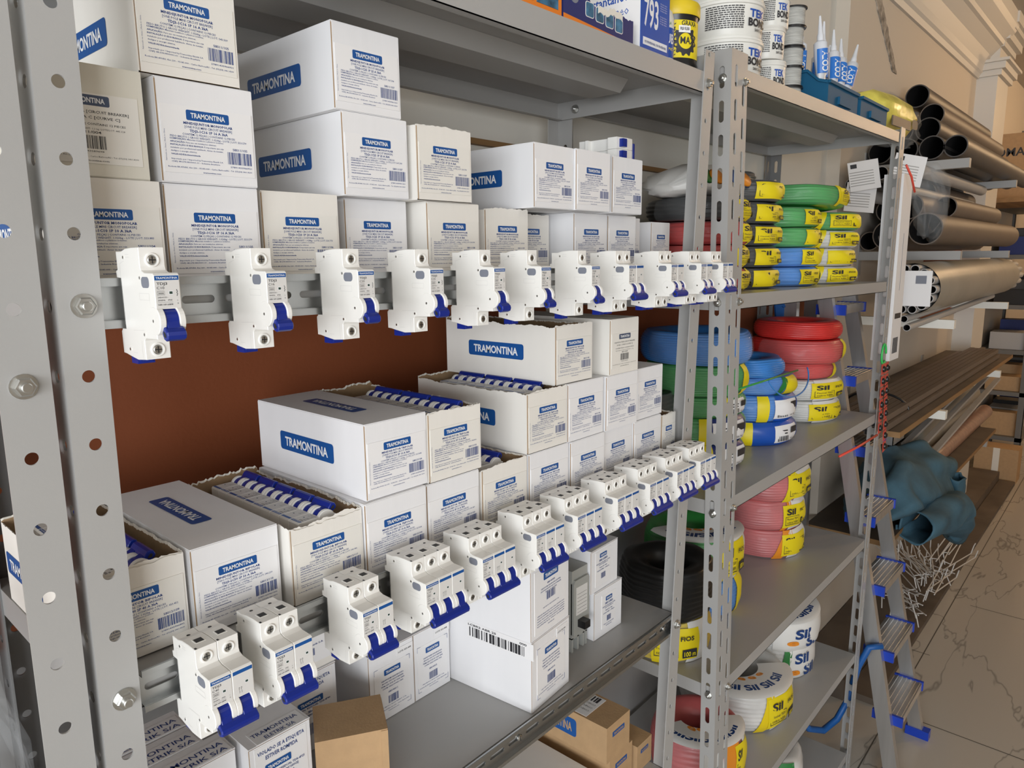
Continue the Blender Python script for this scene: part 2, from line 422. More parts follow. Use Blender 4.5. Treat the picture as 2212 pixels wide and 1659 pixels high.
shelf(ra, .159, 1.078, YF+.0135, .862, D1, .029)
shelf(ra, .159, 1.060, YF+.0135, .862, D2L, .028, D2R)
shelf(ra, .159, 1.045, YF+.0135, .862, D3, .028)
shelf(ra, .159, 1.030, YF+.002, .862, -.905, .028)
bolt(ra, (.175, YF, -.0301), (0, -1, 0)); bolt(ra, (.1722, YF, -.3285), (0, -1, 0)); bolt(ra, (.151, YF+.016, -.036), (-1, 0, 0), .9); bolt(ra, (.151, YF+.016, -.336), (-1, 0, 0), .9)
bolt(ra, (1.083, YF, .262), (0, -1, 0), .9); bolt(ra, (1.034, YF, -.622), (0, -1, 0), .9)
bolt(ra, (1.0945, .82, .262), (-1, 0, 0), .9)
# cable rack
rb = empty('steel_shelving_rack', (0, 0, 0), label='grey steel shelving rack of cable coils with slotted corner posts', cat='shelving rack')
lx = lambda z: 1.172-.034*z
sB = slots(-.141+.0535*8, -.0535, 36, .0145, .0046, .0172)
f2 = [h for i, h in enumerate(slots(.29, -.040, 47, 0, .0040, .0135))]
fl = [(.020 if i % 2 else .047, h[1], .0040, .0125) for i, h in enumerate(slots(.30, -.0272, 68, 0, 1, 1))]
lpost('post', rb, 1.1712, YF, ZB, ZT, .061, .030, -1, -.034, [], sB)
# front flange with two staggered columns of slots is built as two strips
o = [c for c in C.objects if c.parent == rb][0]; bpy.data.objects.remove(o)
mb = MB(); t = .0018
mb.panel((1.1712, YF+t, ZB), (0, 1, 0), (0, 0, 1), (1, 0, 0), .0285, ZT-ZB, t, sB, 'steel_paint')
mb.panel((1.1712, YF, ZB), (1, 0, 0), (0, 0, 1), (0, 1, 0), .032, ZT-ZB, t, slots(.29, -.0535, 36, .0185, .0046, .0172), 'steel_paint')
mb.panel((1.2032, YF, ZB), (1, 0, 0), (0, 0, 1), (0, 1, 0), .029, ZT-ZB, t, slots(.263, -.0535, 35, .0145, .0046, .0172), 'steel_paint')
o = mb.obj('post', rb)
for v in o.data.vertices: v.co.x += -.034*v.co.z
mb = MB()
mb.panel((2.172, YF, ZB), (1, 0, 0), (0, 0, 1), (0, 1, 0), .040, ZT-ZB, t, slots(.29, -.0535, 36, .020, .0046, .0172), 'steel_paint')
mb.panel((2.210, YF+t, ZB), (0, 1, 0), (0, 0, 1), (1, 0, 0), .030, ZT-ZB, t, slots(.27, -.0535, 35, .015, .0046, .0172), 'steel_paint')
o = mb.obj('post', rb)
for v in o.data.vertices: v.co.x += .0265*v.co.z
for xx, ln in ((1.178, -.02), (2.172, .02)):
    mb = MB()
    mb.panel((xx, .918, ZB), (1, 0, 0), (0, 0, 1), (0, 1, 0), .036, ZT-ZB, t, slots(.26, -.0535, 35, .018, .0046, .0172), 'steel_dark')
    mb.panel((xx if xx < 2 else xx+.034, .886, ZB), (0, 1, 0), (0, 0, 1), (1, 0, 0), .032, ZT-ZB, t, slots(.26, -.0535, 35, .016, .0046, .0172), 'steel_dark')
    o = mb.obj('post', rb)
    for v in o.data.vertices: v.co.x += ln*v.co.z
BD = [(.306, .316, 2.172), (-.0685, -.077, 2.165), (-.449, -.446, 2.155), (-.829, -.816, 2.148), (-1.195, -1.175, 2.14)]
for za, zb, xr in BD: shelf(rb, 1.176-.034*za, xr, YF+.002, .914, za, .027, zb)
for z in (.285, -.082, -.470, -.845, -1.215):
    bolt(rb, (1.178-.034*z+.045, YF, z), (0, -1, 0), .85)
    bolt(rb, (1.1712-.034*z, YF+.0145, z), (-1, 0, 0), .85)
# ---------------------------------------------------------------- DIN rails
def din_rail(x0, x1, zc, y, dz, label, slot0, pitch, sl, screws=(), mirror=1):
    root = empty('din_rail', ((x0+x1)/2, y, zc), label=label, cat='mounting rail', group=None)
    Lx = x1-x0; mb = MB(); hx = Lx/2
    # cross section (y offset, z): flanges at y=0, base at y=+.0075
    for s in (1, -1):
        mb.box((-hx, .0006, s*.0175-.0005 if s > 0 else -.0175-.0005), (hx, .0024, s*.0175+.0005), 'zinc')
        a, b_ = (.0125, .0175) if s > 0 else (-.0175, -.0125)
        mb.box((-hx, 0, a), (hx, .001, b_), 'zinc')
        mb.box((-hx, .001, s*.0125-.0005), (hx, .0075, s*.0125+.0005), 'zinc')
    hs_ = []; u = slot0-x0
    while u < Lx-.014:
        hs_.append((.0125, u, .0031, sl/2)); u += pitch
    mb.panel((-hx, .0065, -.0125), (0, 0, 1), (1, 0, 0), (0, 1, 0), .025, Lx, .001, hs_, 'zinc')
    o = mb.obj('rail_channel', root)
    for x in screws:
        sb = MB(); q = Matrix.Translation((x-(x0+x1)/2, .0062, 0)) @ Matrix.Rotation(R(90), 4, 'X')
        sb.lathe([(.0045, 0), (.0040, .0018), (.0022, .0028), (.0008, .0026)], 'zinc_bolt', n=16, mx=q)
        sb.box((-.0006, -.003, .0026), (.0006, .003, .0030), 'slot_dark', q); sb.obj('screw', root, auto=30)
    root.rotation_euler = (0, math.atan2(-dz, 1), 0) if dz else (0, 0, 0)
    return root
Y0 = .5475
r1 = din_rail(.187, 1.062, -.0315, YF+.0022, -.003, 'zinc slotted rail carrying the upper row of breakers', .2599, .0345, .0262)
r2 = din_rail(.187, 1.038, -.3335, YF+.0022, -.004, 'zinc slotted rail carrying the lower row of breakers', .2033, .0345, .0262)
r3 = din_rail(.190, 1.030, -.6215, YF+.0022, 0, 'bare zinc slotted rail along the front edge of the lower shelf', .214, .0345, .0262, (.6351, 1.0064))
for rr in (r1, r2): rr.rotation_euler = (0, .0045, 0)
# ---------------------------------------------------------------- circuit breakers
PW = .0175
BP = [(-.001, .0367), (.008, .0366), (.015, .0383), (.026, .039), (.0385, .039), (.0385, .0262), (.0395, .0235), (.0445, .0219), (.0575, .0217), (.059, .0205),
      (.059, -.0022), (.0505, -.0024), (.0485, -.010), (.0505, -.0178), (.0565, -.0182), (.0565, -.0226), (.0365, -.0232), (.0345, -.0250), (.0345, -.0384), (.0200, -.0395),
      (.0065, -.0376), (.0, -.0365), (-.0045, -.0362), (-.0048, -.0202), (-.003, -.0188), (-.003, -.0182), (.0042, -.0182), (.0042, .0180), (-.0035, .0182), (-.0042, .0230), (-.001, .0240)]
def disc_profile(cu, cw, r_, n=20): return [(cu+r_*math.cos(2*math.pi*i/n), cw+r_*math.sin(2*math.pi*i/n)) for i in range(n)]
def yz(poly): return [(-u, w_) for u, w_ in poly]
def breaker_meshes(n, amp):
    out = {}
    for tag_, first in (('first', True), ('next', False)):
        mb = MB(); a, b_ = .00015, PW-.00015
        mb.prism(yz(BP), 'x', a, b_, 'breaker_plastic', bev=.0004)
        for x0, x1 in ((-.0001, .0043), (PW-.0043, PW-.00005)):                     # round cheeks on both sides of the toggle
            mb.prism(yz(disc_profile(.0545, -.0103, .0098, 28)), 'x', x0, x1, 'breaker_plastic', bev=.0005)
        # side rivets, panel lines
        if first:
            for u, w_ in ((.012, .0325), (.0375, .0185), (.0365, -.0205), (.009, -.0325), (.0535, -.0103)):
                mb.lathe([(.0016, 0), (.0016, .0003)], 'breaker_plastic', c=(-.0002, -u, w_), ax='x', n=14)
                mb.lathe([(.0011, 0), (.0011, .00005)], 'screw_metal', c=(-.0003, -u, w_), ax='x', n=12)
            for (u0, w0, u1, w1) in ((.004, .028, .004, -.015), (.004, .028, .012, .030), (.034, .0080, .050, .0080), (.034, .0035, .050, .0035), (.034, .0035, .034, .0080), (.050, .0035, .050, .0080), (.015, .0345, .022, .0345), (.015, .0325, .022, .0325), (.014, -.0345, .021, -.0345), (.030, -.0385, .030, -.0250), (.0175, -.0185, .0365, -.0175)):
                du, dw = u1-u0, w1-w0; l = math.hypot(du, dw); nu, nw = -dw/l*.00012, du/l*.00012
                mb.add([(0.00006, -(u0+nu), w0+nw), (0.00006, -(u1+nu), w1+nw), (0.00006, -(u1-nu), w1-nw), (0.00006, -(u0-nu), w0-nw)], [(0, 1, 2, 3)], 'breaker_plate')
        # collars around the terminal screws
        for u, w_ in ((.0385, .0305), (.0345, -.0318)):
            q = Matrix.Translation((PW/2, -u, w_)) @ Matrix.Rotation(R(90), 4, 'X')
            mb.lathe([(.0050, -.0002), (.0050, .0005), (.0045, .0011), (.0037, .0011), (.0034, .0002), (.0034, -.0002)], 'breaker_plastic', n=26, mx=q)
        # top: wire entry and vent holes
        T = lambda u: .0383 if u < .02 else .039
        mb.box((.0050, -.030, .0389), (.0130, -.022, .0393), 'breaker_plastic'); mb.box((.0058, -.0292, .0392), (.0122, -.0228, .03935), 'slot_dark')
        mb.lathe([(.0022, 0), (.0022, .0004)], 'breaker_plastic', c=(PW/2, -.0085, .0365), n=16); mb.lathe([(.0015, 0), (.0015, .00045)], 'slot_dark', c=(PW/2, -.0085, .0366), n=14)
        mb.box((.0008, -.0381, .0385), (.0024, -.0355, .0391), 'slot_dark')
        out[tag_] = mb.mesh('pole_body')
        # screw
    sb = MB()
    q = Matrix.Rotation(R(90), 4, 'X')
    sb.lathe([(.0034, .0001), (.0034, .0003), (.0026, .0007), (0, .0007)], 'screw_metal', n=20, mx=q, caps=False)
    sb.box((-.0024, -.0004, .0007), (.0024, .0004, .00078), 'slot_dark', q); sb.box((-.0004, -.0024, .0007), (.0004, .0024, .00078), 'slot_dark', q)
    out['screw'] = sb.mesh('terminal_screw')
    # rating plates
    def plate(first):
        pb = MB(); F = -.0590
        O = lambda x, z: (x, F, z); U, V = (1, 0, 0), (0, 0, 1)
        def rect(x0, z0, x1, z1, m, l): pb.add([(x0, F-l, z0), (x1, F-l, z0), (x1, F-l, z1), (x0, F-l, z1)], [(0, 1, 2, 3)], m)
        rect(.0008, -.0017, PW-.0008, .0200, 'breaker_plate', .00008)
        rect(.0008, .0170, PW-.0008, .0200, 'logo_blue', .00014)
        xw = .0098 if first else .0105
        rect(xw-.0004, .0073, xw+.0026, .0098, 'white_ink', .00014); rect(xw, .0077, xw+.0021, .0094, 'slot_green', .00020)
        if first:
            pb.text('TRAMONTINA', O(PW/2, .0178), U, V, .00135, 'white_ink', width=.0142, align='C', bold=.01, lift=.0002)
            pb.text('TDJ3', O(.0018, .0139), U, V, .0017, 'ink_black', width=.0070, bold=.012, lift=.0002)
            pb.text(amp, O(.0018, .0111), U, V, .0017, 'ink_black', width=.0049 if len(amp) == 3 else .004, lift=.0002)
            rect(.0018, .0099, .0066, .01002, 'ink_black', .0002)
            pb.text('3000', O(.0024, .0076), U, V, .0013, 'ink_black', width=.0036, lift=.0002)
            for (x0, z0, x1, z1) in ((.0018, .0070, .0066, .00712), (.0018, .0094, .0066, .00952), (.0018, .0070, .00192, .0095), (.0065, .0070, .0066, .0095)): rect(x0, z0, x1, z1, 'ink_black', .0002)
            pb.text('240/415V~' if n == 1 else '415V~', O(.0018, .0051), U, V, .0010, 'ink_black', width=.0070 if n == 1 else .004, lift=.0002)
            pb.text('50/60Hz', O(.0018, .0032), U, V, .0010, 'ink_black', width=.0049, lift=.0002); pb.text('IP20', O(.0086, .0032), U, V, .0010, 'ink_black', width=.0026, lift=.0002)
            rect(.0018, .0022, .0118, .0023, 'ink_black', .0002)
            pb.text('NBR NM 60898', O(.0018, .0002), U, V, .0011, 'ink_black', width=.0098, lift=.0002)
            pb.text('1', O(.0148, .0028), U, V, .0010, 'ink_black', lift=.0002); pb.text('0', O(.0147, .0008), U, V, .0010, 'ink_black', lift=.0002)
            if n == 1:
                for k in range(5): rect(.0146+.0004*(k % 2), .0062+k*.0009, .0150+.0004*(k % 2), .0071+k*.0009, 'ink_black', .0002)
        return pb
    out['plate'] = plate(True).mesh('rating_plate'); p2 = plate(False)
    out['plate_plain'] = p2.mesh('rating_plate')
    p3 = plate(False); F = -.0590
    for k in range(n):
        x = .0048+k*.0018
        for (a, c_, d, e_) in ((0, .0035, .0002, .0055), (0, .0055, .0008, .0057), (.0006, .0046, .0008, .0056), (0, .0025, .0007, .0027), (.0005, .0012, .0007, .0027), (0, .0010, .0006, .0012), (0, .0035, .0007, .0037)):
            p3.add([(x+a, F-.0002, c_), (x+d, F-.0002, c_), (x+d, F-.0002, e_), (x+a, F-.0002, e_)], [(0, 1, 2, 3)], 'ink_black')
    out['plate_mark'] = p3.mesh('rating_plate')
    # toggle: drums between the cheeks and one shared lever
    tb = MB()
    for k in range(n): tb.prism(yz(disc_profile(.0545, -.0103, .0086, 24)), 'x', k*PW+.0044, (k+1)*PW-.0044, 'toggle_blue')
    neck = [(.0560, -.0060), (.0622, -.0085), (.0648, -.0145), (.0660, -.0190), (.0580, -.0185), (.0545, -.0120)]
    for k in range(n): tb.prism(yz(neck), 'x', k*PW+.0046, (k+1)*PW-.0046, 'toggle_blue', bev=.0003)
    lev = [(.0620, -.0133), (.0655, -.0150), (.0682, -.0172), (.0688, -.0196), (.0678, -.0222), (.0645, -.0236), (.0622, -.0228), (.0602, -.0196), (.0598, -.0150)]
    tb.prism(yz(lev), 'x', .0022, n*PW-.0022, 'toggle_blue', bev=.0007)
    tb.prism(yz([(.0620, -.0168), (.0645, -.0176), (.0662, -.0194), (.0655, -.0212), (.0630, -.0205)]), 'x', .00205, .0024, 'slot_dark')
    out['toggle'] = tb.mesh('toggle_handle')
    gb = MB(); pad = []
    for x, y in rrect(.0122, .0074, .0030): pad.append((.0455+x, .0155+y))
    pad2 = [p for p in pad]
    gb.prism(yz(pad2), 'x', -.0001, .0004, 'pad_grey'); out['pad'] = gb.mesh('side_pad')
    cb = MB(); cb.box((.0028, -.0125, -.0435), (PW-.0028, -.0015, -.0368), 'toggle_blue'); cb.box((.0045, -.0135, -.0425), (PW-.0045, -.0124, -.0395), 'toggle_blue'); out['clip'] = cb.mesh('rail_clip')
    return out
BM = {}
def make_breaker(n, amp, label, group=None):
    if (n, amp) not in BM: BM[(n, amp)] = breaker_meshes(n, amp) if not any(k[0] == n for k in BM) else None
    if BM[(n, amp)] is None:
        full = breaker_meshes(n, amp); base = next(v for k, v in BM.items() if k[0] == n and v)
        BM[(n, amp)] = {k: (full[k] if k == 'plate' else base[k]) for k in full}
    ms = BM[(n, amp)]
    root = empty('circuit_breaker', label=label, cat='circuit breaker', group=group)
    for k in range(n):
        body = part('pole_body', ms['first' if k == 0 else 'next'], root, (k*PW, 0, 0))
        for u, w_ in ((.0385, .0305), (.0345, -.0318)): part('terminal_screw', ms['screw'], body, (PW/2, -u, w_))
        part('rating_plate', ms['plate'] if k == 0 else (ms['plate_mark'] if k == 1 else ms['plate_plain']), body)
        part('rail_clip', ms['clip'], body)
    part('side_pad', ms['pad'], root)
    part('toggle_handle', ms['toggle'], root)
    return root
up = [(.2004, 1, 'C10'), (.2818, 1, 'C16'), (.3650, 1, 'C20'), (.4450, 1, 'C25'), (.5304, 1, 'C32'), (.6049, 1, 'C40'), (.6979, 1, 'C50'), (.7780, 2, 'C16'), (.8838, 2, 'C20'), (.9700, 2, 'C25'), (1.0440, 2, 'C32')]
lo = [(.2128, 2, 'C40'), (.2666, 2, 'C50'), (.3528, 2, 'C63'), (.4275, 3, 'C10'), (.5064, 3, 'C16'), (.5944, 3, 'C20'), (.6731, 3, 'C25'), (.7606, 3, 'C32'), (.8413, 3, 'C40'), (.9177, 3, 'C50'), (.9896, 3, 'C63')]
pn = {1: 'single-pole', 2: 'two-pole', 3: 'three-pole'}
ordn = ['first', 'second', 'third', 'fourth', 'fifth', 'sixth', 'seventh', 'eighth', 'ninth', 'tenth', 'last']
CHP = {}
for row, (lst, zc, rowname) in enumerate(((up, -.0315, 'upper rail'), (lo, -.3335, 'lower rail'))):
    for i, (x, n, amp) in enumerate(lst):
        z = zc-(x-(.187+1.05)/2)*.0045
        if row == 0 and i == 10: x = 1.040
        o = make_breaker(n, amp, f'white {pn[n]} breaker marked {amp}, {ordn[i]} from the left on the {rowname}', f'breakers on the {rowname}')
        o.location = (x, YF+.0022, z)
        CHP[(row, i)] = o
for k, o in CHP.items(): reg(o)
# ---------------------------------------------------------------- breaker boxes
TYP = {1: ('MINIDISJUNTOR MONOPOLAR', '[ONE POLE MINI CIRCUIT BREAKER]', '12', '58011'), 2: ('MINIDISJUNTOR BIPOLAR', '[TWO POLE MINI CIRCUIT BREAKER]', '6', '58012'), 3: ('MINIDISJUNTOR TRIPOLAR', '[THREE POLE MINI CIRCUIT BREAKER]', '4', '58013')}
CODE = {10: '104', 16: '105', 20: '106', 25: '107', 32: '108', 40: '109', 50: '110', 63: '111'}
def badge(name, parent, O, U, V, wd, ht, m='logo_blue', mt='white_ink', lift=.0003, txt='TRAMONTINA', tf=.80):
    mb = MB(); flat(mb, rrect(wd, ht, ht*.17), O, U, V, m, lift)
    N_ = Vector(U).cross(Vector(V))
    mb.text(txt, Vector(O)-Vector(V)*ht*.235, U, V, ht*.47, mt, width=wd*tf, align='C', bold=.028, lift=lift+.00025)
    return mb.obj(name, parent)
def barcode(mb, O, U, V, wd, ht, m, seed, lift=.00035):
    rn = random.Random(seed); x = 0; O = Vector(O); U = Vector(U); V = Vector(V); N_ = U.cross(V)*lift
    unit = wd/95
    while x < wd:
        b_ = rn.choice((1, 1, 2, 2, 3, 4))*unit; s_ = rn.choice((1, 1, 2, 2, 3))*unit
        e = min(x+b_, wd); mb.add([O+U*x+N_, O+U*e+N_, O+U*e+V*ht+N_, O+U*x+V*ht+N_], [(0, 1, 2, 3)], m); x += b_+s_
_fine = {}
def fine_print(W, H):
    k = (round(W, 4), round(H, 4))
    if k in _fine: return _fine[k]
    mb = MB(); U, V = (1, 0, 0), (0, 0, 1); y = -.0005
    lw, lh, lx_, ly = W*.94, H*.65, W*.03, H*.10
    P = lambda u, v: (lx_+u*lw, y, ly+v*lh)
    h = .0011*W/.082
    def t(s_, v, wd, u=.075, bold=.012, al='L'): mb.text(s_, P(u, v), U, V, h, 'ink_blue', width=wd*lw, align=al, bold=bold, lift=.0003)
    t('COMPOSIÇÃO:', .495, .17, bold=.032); t('Materiais metálicos e plásticos isolantes.', .495, .40, .255)
    t('APLICAÇÃO:', .45, .155, bold=.032); t('Para uso em instalações elétricas.', .45, .33, .24)
    t('INSTALAÇÃO E SEGURANÇA:', .405, .35, bold=.032); t('É importante que seja', .405, .215, .435)
    t('instalado por profissional habilitado. Antes de instalar,', .36, .57)
    t('desligue a energia elétrica.', .315, .275); t('VALIDADE:Indeterminada', .265, .31, bold=.032)
    t('Importado por / Imported by:Tramontina Eletrik S.A.', .195, .56); t('CNPJ: 88.674.080/0001-01 - Industria Brasileira', .155, .52)
    t('Rodovia BR-470/RS, Km 230 - 95185-000 - Carlos Barbosa/RS - Tel: (55)(54) 3461.8200', .075, .93, .035)
    t('tramontina.com', .015, .20, .5, bold=.02, al='C')
    mb.text('Fabricado na China | Made in China', P(.03, .17), V, (-1, 0, 0), h*.9, 'ink_blue', width=.46*lh, lift=.0003)
    _fine[k] = mb.mesh('fine_print'); return _fine[k]
def front_label(root, W, H, poles, amp, wt, lot, paper='label_paper', blue='logo_blue', seed=0):
    U, V = (1, 0, 0), (0, 0, 1); y = -.0005
    lw, lh, lx_, ly = W*.94, H*.65, W*.03, H*.10
    mb = MB(); mb.box((lx_, y-.0002, ly), (lx_+lw, y+.0004, ly+lh), paper); lab = mb.obj('label', root)
    P = lambda u, v: (lx_+u*lw, y, ly+v*lh)
    T_, E_, q_, pre = TYP[poles]; seed = 0; code = CODE[amp]
    badge('logo_badge', lab, P(.5, .875), U, V, lw*.47, lh*.155, blue, lift=.00025)
    mb = MB(); k = W/.082
    def t(s_, v, wd, h=.0017, u=.5, bold=.012, al='C'): mb.text(s_, P(u, v), U, V, h*k, 'ink_blue', width=wd*lw, align=al, bold=bold, lift=.0003)
    t(T_, .735, .54, .0019, bold=.032); t(E_, .68, .52, .0018); t(f'TDJ3-{poles}C{amp} {poles}P {amp} A 3kA', .622, .42, .002, bold=.032)
    t(f'CONTÉM {q_} PEÇAS | CONTAINS {q_} PIECES', .572, .58, .0015); t(f'PESO BRUTO | GROSS WEIGHT: {wt}kg - LOTE | LOT: {lot}', .527, .84, .0015)
    t(f'{pre}/{code}', .405, .17, .0018, u=.84, bold=.015)
    t(f'2789143596{(amp*37) % 900+100}{poles}', .135, .25, .0012, u=.84)
    mb.obj('label_text', lab)
    mb = MB(); barcode(mb, P(.69, .19), U, V, lw*.28, lh*.19, 'ink_blue', amp*7+poles); mb.obj('barcode', lab)
    part('fine_print', fine_print(W, H), lab)
    return lab
def old_label(root, W, H, l1, l2, code, weight, q_):
    U, V = (1, 0, 0), (0, 0, 1); y = -.0005
    lx_, ly, lw, lh = W*.04, H*.12, W*.9, H*.62
    mb = MB(); mb.box((lx_, y-.0002, ly), (lx_+lw, y+.0004, ly+lh), 'label_cream'); lab = mb.obj('label', root)
    P = lambda u, v: (lx_+u*lw, y, ly+v*lh)
    badge('logo_badge', lab, P(.5, .90), U, V, lw*.45, lh*.15, 'logo_old', lift=.00025)
    mb = MB()
    def t(s_, v, wd, h=.0019, u=.5, bold=.01, al='C'): mb.text(s_, P(u, v), U, V, h, 'ink_black', width=wd*lw, align=al, bold=bold, lift=.0003)
    t(l1, .72, .80); t(l2, .64, .62); t(f'CONTÉM {q_} PEÇAS | CONTAINS {q_} PIECES', .55, .72, .0015); t(weight, .485, .7, .0012, bold=0)
    t(code, .43, .24, .0018); t('2789543589698', .165, .26, .0011, bold=0)
    t('Rodovia BR 470/RS, Km 230 - 95185-000 - Carlos Barbosa/RS - Tel: (55)(54) 3461.8200', .09, .92, .0011, bold=0); t('www.tramontina.com', .03, .34, .0013)
    mb.obj('label_text', lab); mb = MB(); barcode(mb, P(.34, .21), U, V, lw*.32, lh*.19, 'ink_black', 5); mb.obj('barcode', lab)
def jag_wall(mb, p0, p1, tdir, th, z0, zt, amp_, m, seed, inner='kraft'):
    """upright board from p0 to p1 with a torn top edge, outer face printed, inner face kraft"""
    rn = random.Random(seed); n = max(12, int((Vector(p1)-Vector(p0)).length/.0022)); h = 0
    a = Vector((*p0, 0)); b_ = Vector((*p1, 0)); td = Vector((*tdir, 0))*th; tops = []
    for i in range(n+1):
        h = h*.93+rn.uniform(-1, 1)*amp_*.16; tops.append(zt-amp_*.6+(h+rn.uniform(-1, 1)*amp_*.10)*(0 if i in (0, n) else 1))
    out = []; inn = []
    for i in range(n+1):
        p = a+(b_-a)*(i/n); out += [(p.x, p.y, z0), (p.x, p.y, tops[i])]; q = p+td; inn += [(q.x, q.y, z0), (q.x, q.y, tops[i]-.0012-rn.uniform(0, .001))]
    fo = [(2*i, 2*i+2, 2*i+3, 2*i+1) for i in range(n)]
    mb.add(out, fo, m); mb.add(inn, fo, inner)
    mb.add([v for i in range(n+1) for v in (out[2*i+1], inn[2*i+1])], [(2*i, 2*i+2, 2*i+3, 2*i+1) for i in range(n)], 'torn_paper')
def carton(label, x, y, z, w_=.082, d=.207, h=.0805, style='white_board', txt=None, old=None, torn=False, side=True, top=False, rz=0, group='cartons of breakers', seed=1, name='breaker_carton', jag=.004, cat='box', flapless=False, sy=.52):
    root = empty(name, (x, y, z), rz, label, cat, group)
    mb = MB(); e = .0014
    if not torn:
        mb.box((0, e, 0), (w_, d, h-.0012), style)
        mb.box((.0002, e*.6, h-.0011), (w_-.0002, d-.0005, h), style)           # lid sheet with a shadow gap
        mb.box((.0004, e*.9, h-.0016), (w_-.0004, d-.0008, h-.001), 'kraft')
        mb.obj('body', root)
    else:
        jag_wall(mb, (0, e), (0, d), (1, 0), .0018, 0, h-.001, jag, style, seed)
        jag_wall(mb, (w_, d), (w_, e), (-1, 0), .0018, 0, h-.001, jag, style, seed+1)
        jag_wall(mb, (0, d), (w_, d), (0, -1), .0018, 0, h+.004, jag*1.5, style, seed+2)
        mb.box((.0002, e, 0), (w_-.0002, d, .0012), style)
        jag_wall(mb, (w_, e), (0, e), (0, 1), .0016, 0, h, jag, style, seed+3)
        mb.obj('body', root)
    fb = MB()
    if torn: 
        jag_wall(fb, (.0012, 0), (w_-.0004, 0), (0, 1), .0012, .0006, h, jag, style, seed+4)
        fb.box((.0011, .0, .0006), (.0013, .0013, h-jag), 'kraft')
    else:
        fb.box((.0012, 0, .0007), (w_-.0004, .0012, h-.0008), style); fb.box((.0004, .0008, .0012), (.0013, .0016, h-.002), 'kraft')
    fb.obj('front_flap', root)
    if txt: front_label(root, w_, h, *txt, paper='label_cream' if style == 'cream_board' else ('label_paper' if style == 'white_board' else 'label_cream'))
    if old: old_label(root, w_, h, *old)
    if side: badge('side_logo', root, (0, d*sy, h*.50), (0, -1, 0), (0, 0, 1), .105, .0215)
    if top: badge('top_logo', root, (w_*.47, d*.52, h), (0, 1, 0), (-1, 0, 0), .10, .020, m='logo_blue', lift=.0004)
    return root
H = .0805; HS = .0808
z1 = D1+.0003; z2 = z1+HS; z3 = z2+HS
dk2 = lambda x: D2L+(D2R-D2L)*(x-.159)/(1.06-.159)+.0006
row = 'cartons of breakers on the upper shelf'; row2 = 'cartons of breakers on the middle shelf'
W_, I_, Cr = 'white_board', 'ivory_board', 'cream_board'
CB = {}
# upper shelf, standing on the shelf
def U1(k, x, y, z, txt, lab, **a): CB[k] = carton(lab, x, y, z, txt=txt, group=a.pop('group', row), seed=hash_(k), **a)
def hash_(k): return sum(ord(c)*(i+3) for i, c in enumerate(k))
U1('A1', .1715, .600, z1, (1, 10, '1.025', '553.883'), 'carton labelled 1P 10 A, bottom row of the upper shelf beside the left post', style=I_)
U1('A2', .2577, .6047, z1, (1, 16, '1.026', '553.579'), 'bottom row carton labelled 1P 16 A, second from the left post')
U1('A3', .3470, .6124, z1, (1, 20, '1.028', '533.773'), 'carton labelled 1P 20 A, bottom row of the upper shelf', style=I_)
U1('A4', .4514, .633, z1, (1, 25, '1.035', '533.933'), 'bottom row carton labelled 1P 25 A under the three-high stack')
U1('A5', .5464, .6132, z1, (1, 32, '1.058', '518.994'), 'bottom row carton labelled 1P 32 A under a torn-topped carton', style=I_)
U1('A6', .6559, .6298, z1, (1, 40, '1.059', '124.924'), 'torn-topped carton labelled 1P 40 A with nothing on it, upper shelf', style=I_, torn=True)
U1('A7', .752, .670, z1, (1, 50, '1.081', '124.924'), 'carton labelled 1P 50 A with a ragged top edge, set back on the upper shelf', style=I_, w_=.080, d=.19, torn=True, side=False)
U1('A8', .8435, .633, z1, (2, 10, '1.032', '502.847'), 'carton with a two-pole label in the bottom row, behind the seventh upper breaker')
U1('A9', .9330, .636, z1, (2, 20, '1.058', '502.998'), 'lower carton of the rightmost two-high stack on the upper shelf', w_=.078)
U1('A10', 1.015, .665, z1, (2, 25, '1.060', '533.741'), 'carton set back on the upper shelf between the last stack and the lone right carton', w_=.055, d=.17, side=False)
CB['A11'] = carton('lone small carton at the right end of the upper shelf beside the post', 1.1080-.0, .665, z1, w_=.0001+.062, txt=(2, 32, '1.020', '503.559'), group=row, side=False, h=.076)
bpy.data.objects.remove  
U1('B0', .2375-.082+.0095, .600, z2, None, 'yellowed old carton labelled 58011/004, second row beside the left post', style=Cr, old=('DISJUNTOR TR3KA [CIRCUIT BREAKER]', '10 A - CURVA C [CURVE C]', '58011/004', 'PESO BRUTO/GROSS WEIGHT: 1.2 kg  LOTE/LOT: 445.328', '12'))
U1('B1', .2566, .601, z2, (1, 16, '1.026', '553.579'), 'white carton labelled 1P 16 A, topmost of its stack beside the yellowed carton')
U1('B2', .4381, .6118, z2, (1, 25, '1.035', '567.398'), 'white carton labelled 1P 25 A, middle of the three-high stack')
U1('B3', .5275, .6054, z2, (1, 25, '1.035', '533.774'), 'torn-topped ivory carton labelled 1P 25 A beside the three-high stack', style=I_, torn=True)
U1('B4', .7219, .605, z2, (2, 10, '1.032', '502.847'), 'carton labelled 2P 10 A, upper row, with its long side logo half hidden', style=W_)
U1('B5', .8052, .601, z2, (2, 16, '1.032', '502.998'), 'carton labelled 2P 16 A in the upper row between two other cartons', w_=.080)
U1('B6', .9005, .6068, z2, (2, 20, '1.058', '502.998'), 'rightmost carton of the upper row, a grey breaker lying on top', w_=.080)
U1('C1', .246, .600, z3, (1, 16, '1.026', '543.509'), 'torn-topped ivory carton labelled 1P 16 A, third row at the top left', style=I_, torn=True)
U1('C2', .4306, .611, z3, (1, 25, '1.035', '567.398'), 'white carton labelled 1P 25 A on top of the three-high stack')
